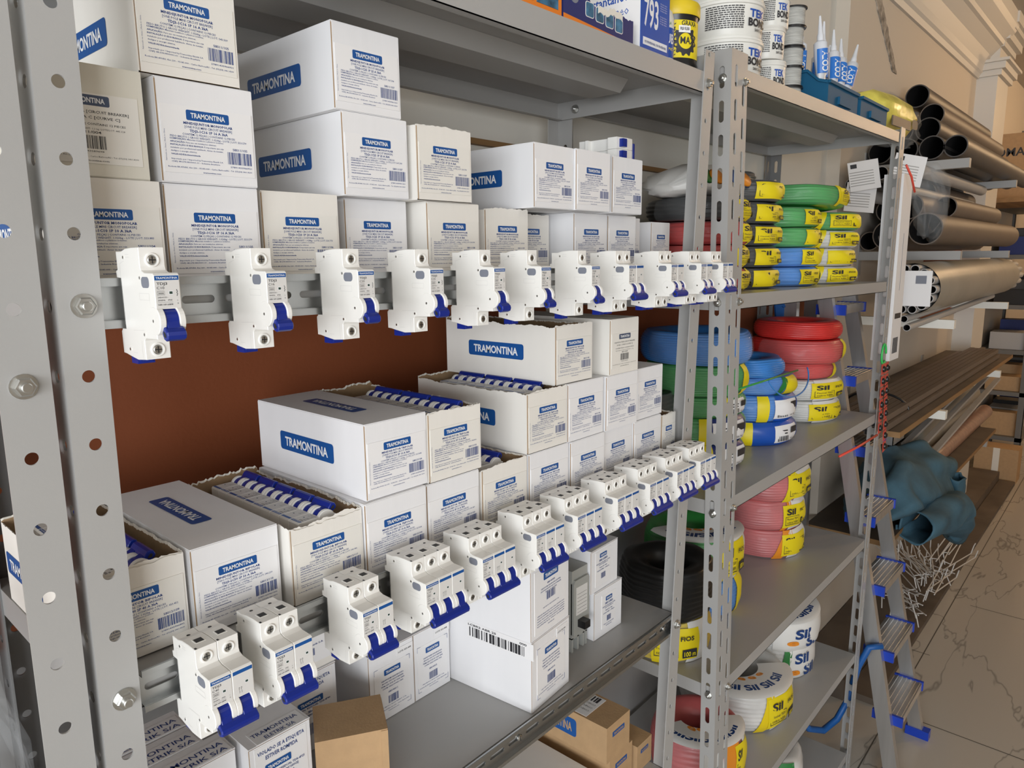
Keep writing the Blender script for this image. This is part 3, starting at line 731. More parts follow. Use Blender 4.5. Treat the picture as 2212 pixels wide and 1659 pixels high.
# middle shelf
def U2(k, x, y, lvl, txt, lab, **a): CB[k] = carton(lab, x, y, dk2(x)+lvl*HS, txt=txt, group=row2, seed=hash_(k), **a)
U2('D1', .1600, .593, 0, (2, 40, '1.062', '553.452'), 'torn open ivory carton labelled 2P 40 A beside the left post', style=I_, torn=True, sy=.72)
U2('D2', .2455, .5891, 0, (2, 50, '1.097', '540.239'), 'closed carton labelled 2P 50 A with a blue logo on its lid', top=True)
U2('D3', .3323, .5769, 0, (2, 63, '1.145', '543.982'), 'open carton labelled 2P 63 A full of two-pole breakers', style=I_, torn=True, jag=.006)
U2('D4', .4155, .5735, 0, (3, 10, '1.050', '567.408'), 'carton labelled 3P 10 A standing on the middle shelf under another 10 A carton')
U2('D5', .5000, .5757, 0, (3, 16, '1.056', '553.457'), 'carton labelled 3P 16 A on the middle shelf under a torn 16 A carton')
U2('D6', .5865, .575, 0, (3, 20, '1.036', '543.985'), 'torn open ivory carton labelled 3P 20 A on the middle shelf', style=I_, torn=True)
U2('D7', .6720, .574, 0, (3, 25, '1.062', '567.601'), 'carton labelled 3P 25 A on the middle shelf under an open 25 A carton')
U2('D8', .7580, .573, 0, (3, 32, '1.086', '553.146'), 'carton labelled 3P 32 A on the middle shelf below a closed 32 A carton', w_=.080)
U2('D9', .8430, .5790, 0, (3, 40, '1.090', '553.250'), 'carton labelled 3P 40 A on the middle shelf, behind the lower breakers', w_=.078)
U2('D10', .9235, .577, 0, (3, 50, '1.102', '516.744'), 'carton labelled 3P 50 A on the middle shelf, left of the last torn carton', w_=.080)
U2('D11', 1.006, .577, 0, (3, 63, '1.130', '516.745'), 'torn open carton at the right end of the middle shelf beside the post', style=I_, torn=True, w_=.035+.010, side=False, d=.15)
U2('E1', .4225, .578, 1, (3, 10, '1.050', '567.408'), 'closed carton labelled 3P 10 A with logos on its side and lid', top=True)
U2('E2', .5055, .5765, 1, (3, 16, '1.056', '543.814'), 'open ivory carton labelled 3P 16 A with breakers showing at the rim', style=I_, torn=True)
U2('E3', .6700, .575, 1, (3, 25, '1.062', '567.601'), 'open carton labelled 3P 25 A with a half hidden side logo', style=I_, torn=True)
U2('E4', .7530, .574, 1, (3, 32, '1.086', '553.468'), 'closed carton labelled 3P 32 A in the second row of the middle shelf')
U2('E5', .8420, .573, 1, (3, 40, '1.090', '553.250'), 'closed carton labelled 3P 40 A under the old grey-label carton')
U2('E6', .9340, .580, 1, (3, 50, '1.102', '516.744'), 'closed carton labelled 3P 50 A, second row at the right of the middle shelf', w_=.076)
U2('F1', .7310, .578, 2, (3, 32, '1.086', '501.104'), 'torn-topped carton labelled 3P 32 A on top, wide blue side logo', style=I_, torn=True)
U2('F2', .8500, .573, 2, None, 'old carton with a small grey-blue label, topmost on the middle shelf', style=I_, old=('DISJUNTOR TR3KA [CIRCUIT BREAKER]', '3P 40A - CURVA C [CURVE C]', '58013/009', 'PESO BRUTO/GROSS WEIGHT: 1.1 kg', '4'), w_=.074)
bpy.data.objects.remove(CB['A11'].children[0]) if 0 else None
# breakers lying face up inside the open cartons
def fill(k, amp, n, count, start=.006, z_off=.010, which=(1, 0)):
    r_ = CB[k]; src = CHP[which]
    for i in range(count):
        yy = .0035+start+i*(PW*n+.0006)
        loc = r_.location+Vector((.0405, yy, z_off+.0048))
        c = copy_tree(src, loc, (R(-90), 0, R(0)), label=None)
        m_ = Matrix(((0, 0, -1), (1, 0, 0), (0, -1, 0)))     # local x -> +y, local z -> -x, local -y -> +z
        c.rotation_euler = m_.to_euler()
        c['label'] = fill.lab[k]; c['group'] = 'breakers inside the carton '+k_name[k]
fill.lab = {'D1': 'white two-pole breaker lying in the torn carton beside the left post', 'D3': 'white two-pole breaker lying face up in the open carton below the logo carton', 'E2': 'white three-pole breaker in the open carton right of the big logo carton',
            'E3': 'white three-pole breaker in the open carton under the wide logo carton', 'D6': 'white three-pole breaker in the torn carton of the bottom row', 'D11': 'white three-pole breaker lying in the last torn carton of the middle shelf'}
k_name = {'D1': 'two-pole 40 A', 'D3': 'two-pole 63 A', 'E2': 'three-pole 16 A', 'E3': 'three-pole 25 A', 'D6': 'three-pole 20 A', 'D11': 'at the right end'}
fill('D1', 'C40', 2, 5); fill('D3', 'C63', 2, 5, which=(1, 2), start=.012)
fill('E2', 'C16', 3, 3, which=(1, 4), start=.004); fill('E3', 'C25', 3, 3, which=(1, 6), start=.02); fill('D6', 'C20', 3, 2, which=(1, 5), start=.02); 
# grey breaker on top of the rightmost upper carton
c = copy_tree(CHP[(1, 1)], (0, 0, 0), label='white two-pole breaker lying on its side on top of the rightmost upper cartons')
c.rotation_euler = Matrix(((0, -1, 0), (0, 0, 1), (-1, 0, 0))).to_euler(); c.location = (.958, .672, z2+HS+.0354)
# ---------------------------------------------------------------- lower shelf of the breaker rack
z5 = D3+.0004
def plain_box(name, label, x, y, z, w_, d, h, m, rz=0, cat='box', group=None, flap=True):
    root = empty(name, (x, y, z), rz, label, cat, group)
    mb = MB(); mb.box((0, .001, 0), (w_, d, h-.001), m); mb.box((0, 0, h-.001), (w_, d+.0003, h), m); mb.box((.0006, .0004, h-.0017), (w_-.0006, d-.0005, h-.0009), 'kraft'); mb.obj('body', root)
    fb = MB(); fb.box((.0008, 0, .0006), (w_-.0008, .0012, h-.0018), m); fb.box((.0002, .0005, .0008), (.0009, .0013, h-.002), 'kraft'); fb.obj('front_flap', root)
    return root
def tlabel(root, x0, z0, x1, z1, lines, seed=1, paper='label_paper', logo=True, bc=True, frame=False, yy=-.0002):
    """paper label on the front with centred lines; lines: [(text, v, width, height)] in label fractions"""
    W, Hh = x1-x0, z1-z0; mb = MB()
    mb.box((x0, yy-.0003, z0), (x1, yy+.0003, z1), paper); lab = mb.obj('label', root); y = yy-.0004; U, V = (1, 0, 0), (0, 0, 1)
    if logo: badge('logo_badge', lab, (x0+W*.5, y, z0+Hh*.86), U, V, W*.46, Hh*.12, lift=.0002)
    mb = MB()
    for s_, v, wd, h in lines: mb.text(s_, (x0+W*.5, y, z0+Hh*v), U, V, h, 'ink_blue', width=wd*W, align='C', bold=.015, lift=.0003)
    if mb.v: mb.obj('label_text', lab)
    if bc: mb = MB(); barcode(mb, (x0+W*.36, y, z0+Hh*.18), U, V, W*.28, Hh*.16, 'ink_blue', seed); mb.obj('barcode', lab)
    if frame:
        mb = MB()
        for (a, b_, c_, d_) in ((0, 1, .1, 1), (0, .9, 0, 1), (.9, 1, 1, 1), (1, .9, 1, 1), (0, 0, .1, 0), (0, 0, 0, .1), (.9, 0, 1, 0), (1, 0, 1, .1)):
            t_ = .0003; xa, za, xb, zb = x0+W*a, z0+Hh*b_, x0+W*c_, z0+Hh*d_
            mb.box((min(xa, xb)-t_/2, y-.0003, min(za, zb)-t_/2), (max(xa, xb)+t_/2, y-.0001, max(za, zb)+t_/2), 'ink_blue')
        mb.obj('corner_marks', lab)
    return lab
MC = [('DISJUNTOR EM CAIXA MOLDADA', .69, .62, .0018), ('[MOLDED CASE CIRCUIT BREAKER]', .635, .60, .0016)]
def mcc(code, spec): return MC+[(spec, .575, .66, .0019), ('CONTÉM 1 PEÇA|CONTAINS 1 PIECE', .52, .58, .0016), (code, .41, .26, .0022), ('PESO BRUTO | GROSS WEIGHT: 1,2 kg', .13, .72, .0012), ('Rodovia BR-470/RS, Km 230 - Carlos Barbosa/RS', .07, .9, .0012), ('tramontina.com', .02, .3, .0012)]
g7 = plain_box('moulded_breaker_carton', 'white carton labelled 58014/211 standing behind the brown box', .5085, .711, z5, .0755, .14, .1015, 'white_board', group=None)
tlabel(g7, .008, .010, .068, .078, mcc('58014/211', 'TDM-125S 3100 3P 100A 36kA'), 3, frame=True); 
mb = MB(); mb.box((.046, -.0008, .083), (.0745, -.0003, .094), 'label_paper'); mb.text('LOTE 553.408', (.049, -.0008, .0868), (1, 0, 0), (0, 0, 1), .0022, 'ink_black', width=.022, bold=.02); mb.obj('batch_sticker', g7)
g8 = plain_box('moulded_breaker_carton', 'white carton labelled 58014/212 between its twin and the big stacked cartons', .5850, .7115, z5, .0672, .14, .1015, 'white_board')
tlabel(g8, .006, .010, .062, .078, mcc('58014/212', 'TDM-125S 3125 3P 125A 36kA'), 4, frame=True)
mb = MB(); mb.box((.038, -.0008, .083), (.0665, -.0003, .094), 'label_paper'); mb.text('LOTE 553.408', (.040, -.0008, .0868), (1, 0, 0), (0, 0, 1), .0022, 'ink_black', width=.022, bold=.02); mb.obj('batch_sticker', g8)
g10 = plain_box('large_breaker_carton', 'large white carton with a long black barcode, bottom of its stack', .6712, .5712, z5, .0935, .150, .1035, 'white_board', rz=R(5.2))
tlabel(g10, .012, .014, .080, .088, mcc('58014/213', 'TDM-160S 3160 3P 160A 36kA'), 6, frame=True)
mb = MB(); mb.box((.060, -.0008, .085), (.086, -.0003, .098), 'label_paper'); mb.text('LOTE 553.349', (.062, -.0008, .090), (1, 0, 0), (0, 0, 1), .0022, 'ink_black', width=.020, bold=.02); mb.obj('batch_sticker', g10)
mb = MB(); flat(mb, [(-.05, -.012), (.065, -.012), (.065, .012), (-.05, .012)], (0, .062, .090), (0, -1, 0), (0, 0, 1), 'label_paper', .0003)
barcode(mb, (0, .108, .0805), (0, -1, 0), (0, 0, 1), .098, .014, 'ink_black', 9, .0006); mb.text('LCBR2 ABR 25', (0, .110, .0965), (0, -1, 0), (0, 0, 1), .0028, 'ink_black', width=.05, bold=.02, lift=.0006); mb.text('000', (0, .020, .0965), (0, -1, 0), (0, 0, 1), .0028, 'ink_black', width=.012, bold=.02, lift=.0006)
mb.obj('barcode_sticker', g10)
g9 = plain_box('large_breaker_carton', 'large white carton on top of its stack, dense blue label on the front', .6705, .5715, z5+.1037, .0935, .150, .1035, 'white_board', rz=R(5.4))
lb9 = tlabel(g9, .008, .006, .086, .096, [('58014/203', .72, .24, .0022), ('DISJUNTOR EM CAIXA MOLDADA AJUSTÁVEL', .67, .62, .0017), ('[ADJUSTABLE MOLDED CASE CIRCUIT BREAKER]', .63, .64, .0015), ('TDM-125 3P 125A 36kA', .59, .36, .0017), ('PESO BRUTO | GROSS WEIGHT 1,3 kg', .36, .5, .0013), ('COMPOSIÇÃO: Materiais metálicos e plásticos isolantes. APLICAÇÃO: proteção', .27, .86, .0015), ('INSTALAÇÃO E SEGURANÇA: É importante que seja instalado por profissional', .23, .86, .0015), ('habilitado. Antes de instalar, desligue a energia elétrica. VALIDADE', .19, .86, .0015), ('Importado por / Imported by: Tramontina Eletrik S.A. CNPJ 88.674.080', .15, .86, .0015), ('Rodovia BR-470/RS, Km 230 - 95185-000 - Carlos Barbosa/RS', .11, .86, .0015), ('tramontina.com', .06, .2, .0015)], 8, bc=False)
mb = MB(); barcode(mb, (.036, -.0007, .048), (1, 0, 0), (0, 0, 1), .021, .011, 'ink_blue', 12); mb.obj('barcode', lb9)
# residual-current device cartons seen from above, at the left
for i, (x, y, w_) in enumerate(((.205, .7500, .088), (.205, .7110, .0865), (.222, .6735, .0865))):
    r_ = plain_box('slim_device_carton', ['slim grey-topped carton farthest back in the row at the lower left', 'slim carton in the middle of the row at the lower left', 'slim carton nearest the viewer in the row at the lower left'][i], x, y, z5, w_, .0365, .1045, 'white_board', group='slim device cartons')
    mb = MB(); mb.box((.004, .001, .1046), (w_-.003, .026, .1050), 'label_paper')
    mb.text('TRAMONTINA', (.006, .0145, .1050), (1, 0, 0), (0, 1, 0), .0068, 'ink_blue', width=w_-.012, bold=.01); mb.text('ELETRIK S/A', (.016, .0035, .1050), (1, 0, 0), (0, 1, 0), .0065, 'ink_blue', width=w_-.022, bold=.01)
    mb.obj('seal_label', r_)
g4 = plain_box('device_carton', 'white carton sealed with a label reading VIOLADO SE A ETIQUETA ESTIVER ROMPIDA, left of the brown box', .3150, .6580, z5, .0735, .0600, .1045, 'white_board')
g4['label'] = 'white carton with a seal label saying ESTIVER ROMPIDA, beside the small brown box'
mb = MB(); mb.box((.010, .0, .1046), (.070, .024, .1050), 'label_paper'); mb.text('TRAMONTINA', (.012, .0130, .1050), (1, 0, 0), (0, 1, 0), .0062, 'ink_blue', width=.054, bold=.012); mb.text('ELETRIK S/A', (.022, .0030, .1050), (1, 0, 0), (0, 1, 0), .0058, 'ink_blue', width=.036, bold=.012); mb.obj('seal_label', g4)
lb = tlabel(g4, .006, .006, .068, .101, [('VIOLADO SE A ETIQUETA', .90, .90, .0044), ('ESTIVER ROMPIDA', .82, .62, .0044), ('DIFERENCIAL RESIDUAL TDR-4P25', .60, .86, .0026), ('[RESIDUAL CURRENT DEVICE]', .555, .6, .0024), ('25A - 30mA 6kA', .50, .44, .0028), ('CONTAINS 1 PIECE', .455, .4, .0022), ('58014/073', .40, .26, .0026)], 11, logo=False)
badge('logo_badge', lb, (.032, -.0008, .073), (1, 0, 0), (0, 0, 1), .031, .0085, lift=.0002)
g5 = plain_box('device_carton', 'white carton behind the sealed one, text ESTIVER ROMPIDA partly hidden by a breaker', .395, .7330, z5, .079, .075, .1045, 'white_board')
lb = tlabel(g5, .006, .006, .073, .101, [('VIOLADO SE A ETIQUETA', .90, .90, .0044), ('ESTIVER ROMPIDA', .82, .62, .0044), ('DIFERENCIAL RESIDUAL TDR-4P40', .56, .86, .0026), ('40A - 30mA 6kA', .50, .44, .0028), ('CONTAINS 1 PIECE', .455, .4, .0022)], 12, logo=False)
badge('logo_badge', lb, (.040, -.0008, .067), (1, 0, 0), (0, 0, 1), .036, .0085, lift=.0002)
g6 = plain_box('device_carton', 'white carton stacked behind the two-pole breakers on the sealed cartons', .398, .7350, z5+.1048, .079, .07, .075, 'ivory_board')
tlabel(g6, .008, .010, .071, .068, [('LOTE | LOT: 485.607', .72, .6, .003), ('485.607', .6, .3, .003), ('Tramontina Eletrik S.A.', .40, .7, .0022)], 13)
# small brown carton, turned
gb_ = empty('small_cardboard_box', (.3860, .6470, z5), R(-31), 'small plain brown cardboard box turned at an angle on the lower shelf', 'box')
mb = MB(); mb.box((0, 0, 0), (.0805, .068, .0795), 'kraft_box'); mb.obj('body', gb_)
mb = MB(); mb.box((0, -.0008, .0785), (.0808, .0683, .0797), 'kraft_box'); mb.obj('lid_flap', gb_)
mb = MB(); mb.box((.0802, .002, .001), (.0815, .066, .077), 'kraft_box'); mb.box((.0735, -.0009, .0), (.0812, .0002, .0778), 'kraft_box'); mb.obj('side_flap', gb_)
# cartons at the right of the lower shelf
g13 = plain_box('small_breaker_carton', 'small white carton labelled 58015/805, lower one near the right post', .8785, .616, z5, .0785, .055, .0820, 'white_board')
tlabel(g13, .020, .012, .060, .070, [('58015/805', .70, .55, .0034), ('DISPOSITIVO DE PROTEÇÃO CONTRA', .63, .9, .0018), ('SURTOS ELÉTRICOS', .585, .6, .0016), ('TDS-B 275 - 40kA', .50, .5, .002), ('CONTÉM 1 PEÇA', .43, .8, .0016), ('Eletrik S.A. Carlos Barbosa/RS', .10, .7, .0016), ('Industria', .04, .4, .0016)], 15)
g12 = plain_box('small_breaker_carton', 'small white carton stacked on another near the right post', .8700, .617, z5+.0822, .0785, .055, .0720, 'white_board', rz=R(2))
tlabel(g12, .012, .008, .056, .066, [('58015/805', .70, .55, .0034), ('DISPOSITIVO DE PROTEÇÃO CONTRA', .63, .9, .0018), ('SURTOS ELÉTRICOS', .585, .6, .0016), ('TDS-B 275 - 40kA', .50, .5, .002), ('CONTÉM 1 PEÇA', .43, .8, .0016)], 16)
g14 = plain_box('small_breaker_carton', 'tall white carton behind the two small ones near the right post', .8900, .674, z5, .0900, .055, .1450, 'white_board')
tlabel(g14, .050, .060, .085, .130, [('58015/807', .70, .6, .003)], 17, logo=False)
# grey moulded-case breaker
gm_ = empty('moulded_case_breaker', (.8270, .618, z5), 0, 'grey moulded case breaker standing between the big cartons and the small ones', 'circuit breaker')
mb = MB(); mb.box((0, .004, .022), (.040, .075, .135), 'mccb_grey')
for x in (0, .0145, .029):
    mb.box((x, .004, 0), (x+.004, .075, .024), 'mccb_grey')
mb.box((.036, .004, 0), (.040, .075, .024), 'mccb_grey'); mb.prism([(0, .030), (.040, .030), (.040, .115), (.036, .120), (.004, .120), (0, .115)], 'y', 0, .006, 'mccb_grey'); mb.obj('case', gm_)
mb = MB(); mb.box((.010, -.014, .042), (.024, .001, .054), 'black_plastic'); mb.obj('toggle_handle', gm_)
mb = MB(); mb.box((.006, -.0006, .062), (.034, .0002, .108), 'breaker_plate')
for k in range(6): mb.box((.008, -.0008, .066+k*.006), (.032, -.0005, .0663+k*.006), 'ink_black')
mb.obj('rating_plate', gm_)
# ---------------------------------------------------------------- boxes on the lowest shelf in view
zd4 = -.905+.0004
def brown(label, x, y, z, w_, d, h, rz=0, top_label=True, side=False):
    root = empty('cardboard_box', (x, y, z), rz, label, 'box', None)
    mb = MB(); mb.box((0, 0, 0), (w_, d, h), 'kraft_box'); mb.obj('body', root)
    mb = MB(); flat(mb, rrect(w_*.52, h*.14, .0014), (w_*.5, 0, h*.70), (1, 0, 0), (0, 0, 1), 'logo_blue', .0003); mb.text('TRAMONTINA', (w_*.5, -.0001, h*.665), (1, 0, 0), (0, 0, 1), h*.07, 'kraft_box', width=w_*.42, align='C', bold=.02, lift=.0005); mb.obj('front_logo', root)
    if side: badge('side_logo', root, (0, d*.55, h*.55), (0, -1, 0), (0, 0, 1), .095, h*.50, mt='kraft_box')
    if top_label:
        mb = MB(); mb.box((w_*.06, .045, h), (w_*.92, d-.005, h+.0004), 'label_paper'); lab = mb.obj('label', root); mb = MB()
        for k in range(16): mb.box((w_*.66, .052+k*.0058, h+.0004), (w_*.88, .052+k*.0058+(.003 if k % 3 else .0045), h+.0006), 'ink_black')
        for k in range(3): mb.text('CONECTOR 7 VIAS 56301/005', (w_*(.58-.14*k), .050, h+.0004), (0, 1, 0), (-1, 0, 0), .004, 'ink_black', width=.07)
        mb.obj('barcode', lab)
    return root
brown('brown cardboard box on top of its stack, clear tape over its lid', .8950, .60, zd4+.0712, .069, .20, .066, side=True)
brown('brown cardboard box under the taped one on the lowest shelf', .9080, .602, zd4, .069, .20, .0705, top_label=False)
brown('brown cardboard box with a loose lid flap beside the post on the lowest shelf', .9880, .598, zd4, .045+.003, .20, .052)
wb = plain_box('white_carton', 'large white carton lying low in front of the brown boxes', .735, .600, zd4, .150, .20, .055, 'ivory_board')
mb = MB(); mb.text('TRAMONTINA', (.02, .012, .0552), (1, 0, 0), (0, 1, 0), .008, 'ink_blue', width=.075, bold=.015); mb.obj('print', wb)
mb = MB(); mb.text('TRAMONTINA', (.022, -.0002, .028), (1, 0, 0), (0, 0, 1), .008, 'ink_blue', width=.085, bold=.015); mb.obj('print', wb)
# ---------------------------------------------------------------- goods on top of the breaker rack
zt = .2782+.0004; yf = .572
b1 = empty('display_box', (.636, yf, zt), 0, 'orange and blue box of adhesive at the top edge of the picture', 'box')
mb = MB(); mb.box((0, 0, 0), (.099, .09, .10), 'box_orange'); mb.obj('body', b1)
for x0 in (.006, .052):
    mb = MB(); mb.box((x0, -.0006, .012), (x0+.040, .0002, .06), 'photo_blue'); mb.obj('picture_panel', b1)
    
b2 = empty('display_box', (.7385, yf, zt), 0, 'navy display box with its top torn off, between the orange and the blue box', 'box')
mb = MB(); W2 = .155
rn = random.Random(5); top = []
for i in range(40):
    t = i/39; base = .078 if t < .22 else (.078-.30*(t-.22) if t < .62 else .040+.0*(t)); top.append((W2*t, min(.078, max(.034, base-.020*max(0, t-.6)))+rn.uniform(-.0016, .0016)))
mb.prism([(0, 0), (W2, 0)]+top[::-1], 'y', 0, .0014, 'box_navy'); mb.box((0, .0015, 0), (.0014, .050, .070), 'box_navy'); mb.box((0, .0486, 0), (W2, .050, .038), 'box_navy'); mb.box((W2-.0014, .0015, 0), (W2, .050, .036), 'box_navy'); mb.box((.0015, .0015, 0), (W2-.0015, .0485, .002), 'kraft'); mb.obj('body', b2)
mb = MB(); mb.prism([(x, z-.0065) for x, z in top[18:33]]+[(x, z+.0012) for x, z in top[18:33]][::-1], 'y', -.0012, 0, 'torn_paper'); mb.obj('torn_edge', b2)
mb = MB(); mb.prism([(0, 0), (W2, 0), (W2, .005), (0, .012)], 'y', -.0006, -.0001, 'box_orange'); mb.obj('orange_band', b2)
for k in range(4):
    mb = MB(); cx_ = .054+.022*k
    mb.prism([(cx_+x, .027-.0016*k+z) for x, z in rrect(.0165, .0165, .003)], 'y', -.0006, -.0001, 'photo_blue'); mb.prism([(cx_+x, .027-.0016*k+z) for x, z in rrect(.0185, .0185, .0035)], 'y', -.0004, -.0001, 'label_cream'); mb.obj('icon', b2)
mb = MB(); q = Matrix.Translation((.022, -.0001, .036)) @ Matrix.Rotation(R(90), 4, 'X'); mb.lathe([(.0085, 0), (.0085, .0005)], 'pad_grey', n=24, mx=q); mb.text('SOLDA', (.046, -.0002, .043), (1, 0, 0), (0, 0, 1), .003, 'white_ink', bold=.02, lift=.0005); mb.text('VEDA', (.114, -.0002, .0335), (1, 0, 0), (0, 0, 1), .003, 'white_ink', bold=.02, lift=.0005); mb.obj('emblem', b2)
b3 = empty('adhesive_box', (.9125, yf, zt), 0, 'blue and white box of instant adhesive 793 with a torn lid', 'box')
mb = MB(); mb.box((0, .001, 0), (.077, .24, .125), 'label_paper'); mb.box((0, .24, 0), (.077, .2405, .125), 'box_blue'); mb.obj('body', b3)
mb = MB(); mb.box((0, 0, 0), (.077, .001, .125), 'box_blue'); fp = mb.obj('front_panel', b3)
mb = MB(); U, V = (1, 0, 0), (0, 0, 1)
mb.text('Adesivo Instantâneo', (.005, -.0002, .103), U, V, .0068, 'white_ink', width=.066, bold=.012); mb.text('Adhesivo Instantáneo', (.005, -.0002, .090), U, V, .0068, 'white_ink', width=.066)
mb.text('793', (.008, -.0002, .038), U, V, .036, 'white_ink', width=.038, bold=.02)
for k in range(4): mb.text('Não deixe ao alcance', (.051, -.0002, .073-.003*k), U, V, .0018, 'white_ink', width=.018); mb.text('No dejar al alcance', (.051, -.0002, .056-.003*k), U, V, .0018, 'white_ink', width=.018)
mb.box((.006, -.0006, .012), (.071, -.0002, .022), 'white_ink'); mb.text('USO PROFISSIONAL | USO PROFESIONAL', (.0385, -.0006, .0148), U, V, .0032, 'ink_blue', width=.058, align='C', bold=.02, lift=.0003); mb.obj('front_print', fp)
mb = MB(); mb.text('Adesivo Instantâneo', (0, .150, .072), (0, -1, 0), V, .012, 'box_blue', width=.13, bold=.02); mb.text('Adhesivo Instantáneo', (0, .150, .054), (0, -1, 0), V, .012, 'box_blue', width=.13, bold=.0); mb.text('PROFISSIONAL', (0, .10, .043), (0, -1, 0), V, .005, 'ink_black', width=.08, bold=.01)
mb.obj('side_print', b3)
# glue bottle and hand-cleaner jar
bt = empty('glue_bottle', (1.0125, .602, zt), 0, 'small white bottle with a blue label squeezed between the 793 box and the black jar', 'bottle')
mb = MB(); mb.lathe([(.0, 0), (.0205, 0), (.0215, .003), (.0215, .068), (.019, .078), (.012, .086), (.011, .094), (0, .094)], 'tub_white', n=36, caps=False); mb.obj('body', bt, auto=40)
mb = MB(); mb.lathe([(.0217, .012), (.0217, .054)], 'box_blue', n=36, caps=False); lbm = mb.obj('label', bt, smooth=True)
def wrapc(cx, cy, r_, a0): return lambda tx, ty: Vector((cx+r_*math.cos(a0+tx/r_), cy+r_*math.sin(a0+tx/r_), ty))
def ctext(mb, s_, r_, a0, z0, h, m, width=None, bold=.02, align='C'):
    mb.text(s_, (0, 0, 0), (1, 0, 0), (0, 1, 0), h, m, width=width, align=align, bold=bold, warp=lambda tx, ty: Vector((r_*math.cos(a0+tx/r_), r_*math.sin(a0+tx/r_), z0+ty)))
mb = MB(); ctext(mb, 'TUB', .0219, R(248), .032, .013, 'white_ink', .026); ctext(mb, 'para PVC', .0219, R(248), .022, .004, 'label_yellow', .022); ctext(mb, 'COLA', .0219, R(248), .058, .004, 'sil_green', .012); mb.obj('label_text', bt)
jr = empty('cleaner_jar', (1.0715, .612, zt), 0, 'black plastic jar with a yellow lid and a yellow gear label', 'jar')
mb = MB(); mb.lathe([(0, 0), (.036, 0), (.0385, .004), (.0385, .012), (.0372, .015), (.0372, .080), (.0385, .083), (.0385, .086), (0, .086)], 'black_plastic', n=48, caps=False); mb.obj('body', jr, auto=40)
mb = MB(); mb.lathe([(.0395, .082), (.0405, .084), (.0405, .099), (.0385, .1025), (0, .1025)], 'yellow_lid', n=48, caps=False); mb.obj('lid', jr, auto=40)
mb = MB(); rr = .0375; n_ = 24; a0, a1 = R(203), R(300)
vs = []; fs = []
for i in range(n_+1):
    a = a0+(a1-a0)*i/n_; vs += [(rr*math.cos(a), rr*math.sin(a), .020), (rr*math.cos(a), rr*math.sin(a), .074)]
mb.add(vs, [(2*i, 2*i+2, 2*i+3, 2*i+1) for i in range(n_)], 'label_yellow'); jl = mb.obj('label', jr, smooth=True)
mb = MB(); W_f = lambda r_, ac, zc: (lambda x, y: (r_*math.cos(ac+x/r_), r_*math.sin(ac+x/r_), zc+y))
wf = W_f(.0378, R(240), .044); K = 12
ring = []; 
for i in range(K*4):
    a = 2*math.pi*i/(K*4); r_o = .022 if (i//2) % 2 else .0185; ring.append((a, r_o))
vs = [wf(r_o*math.cos(a), r_o*math.sin(a)) for a, r_o in ring]+[wf(.0115*math.cos(a), .0115*math.sin(a)) for a, r_o in ring]; L_ = len(ring)
mb.add(vs, [(i, (i+1) % L_, L_+(i+1) % L_, L_+i) for i in range(L_)], 'ink_black')
ctext(mb, 'GRAXA', .0379, R(250), .066, .007, 'ink_black', .028); ctext(mb, 'MAX', .0381, R(246), .040, .010, 'ink_black', .026)
for k in range(26):
    rn = random.Random(k); a = R(rn.uniform(207, 214)); z_ = rn.uniform(.023, .070)
    mb.add([(.0379*math.cos(a+dx), .0379*math.sin(a+dx), z_+dz) for dx, dz in ((-.03, -.001), (.03, .0005), (.04, .002), (-.02, .001))], [(0, 1, 2, 3)], 'ink_black')
mb.obj('label_print', jl)
mb = MB(); vs = [(.0383*math.cos(a), .0383*math.sin(a), z_) for a in (R(222), R(236), R(252)) for z_ in (.056, .066)]
mb.add(vs, [(0, 2, 3, 1), (2, 4, 5, 3)], 'label_paper'); mb.obj('price_sticker', jr)
mb = MB(); ctext(mb, 'R$10,50', .0385, R(237), .0595, .004, 'ink_black', .015); mb.obj('price_text', jr)
# ---------------------------------------------------------------- goods on top of the cable rack
zb0 = .306+.002
def ztop(x): return .306+(.316-.306)*(x-1.17)/1.0+.0006
def tub(label, x, y, z, r_, h, txtang, body_txt=True, group=None):
    root = empty('adhesive_tub', (x, y, z), 0, label, 'tub', group)
    mb = MB(); mb.lathe([(0, 0), (r_*.93, 0), (r_*.96, .003), (r_*.985, h*.80), (r_*.985, h*.84)], 'tub_white', n=56, caps=False); mb.obj('body', root, auto=40)
    mb = MB(); mb.lathe([(r_*.985, h*.82), (r_*1.03, h*.83), (r_*1.03, h*.90), (r_, h*.93), (r_, h*.985), (r_*.95, h*.985), (0, h*.985)], 'tub_white', n=56, caps=False); mb.obj('lid', root, auto=40)
    mb = MB(); rr = r_*1.0; s = r_/.055
    ctext(mb, 'TEK', rr, txtang, h*.50, h*.20, 'box_blue', r_*.62, .03); ctext(mb, 'BOND', rr, txtang+.05, h*.27, h*.19, 'ink_black', r_*.80, .04); ctext(mb, 'SAINT-GOBAIN', rr, txtang+.15, h*.14, h*.07, 'ink_black', r_*.55)
    if body_txt:
        rn = random.Random(int(z*1000))
        for k in range(11):
            z_ = h*(.74-.055*k); a = txtang-1.50
            while a < txtang-.50:
                w_ = rn.uniform(.04, .11); a2 = min(a+w_, txtang-.48)
                mb.add([(rr*math.cos(a), rr*math.sin(a), z_), (rr*math.cos(a2), rr*math.sin(a2), z_), (rr*math.cos(a2), rr*math.sin(a2), z_+h*.027), (rr*math.cos(a), rr*math.sin(a), z_+h*.027)], [(0, 1, 2, 3)], 'ink_black'); a = a2+.018
    mb.obj('print', root)
    return root
names = ['bottom', 'second', 'third', 'topmost']
for k in range(4): tub(f'large white adhesive tub, {names[k]} of the wide stack behind the slotted post', 1.285, .630, ztop(1.285)+.0625*k, .066, .0625, R(262), group='large adhesive tubs')
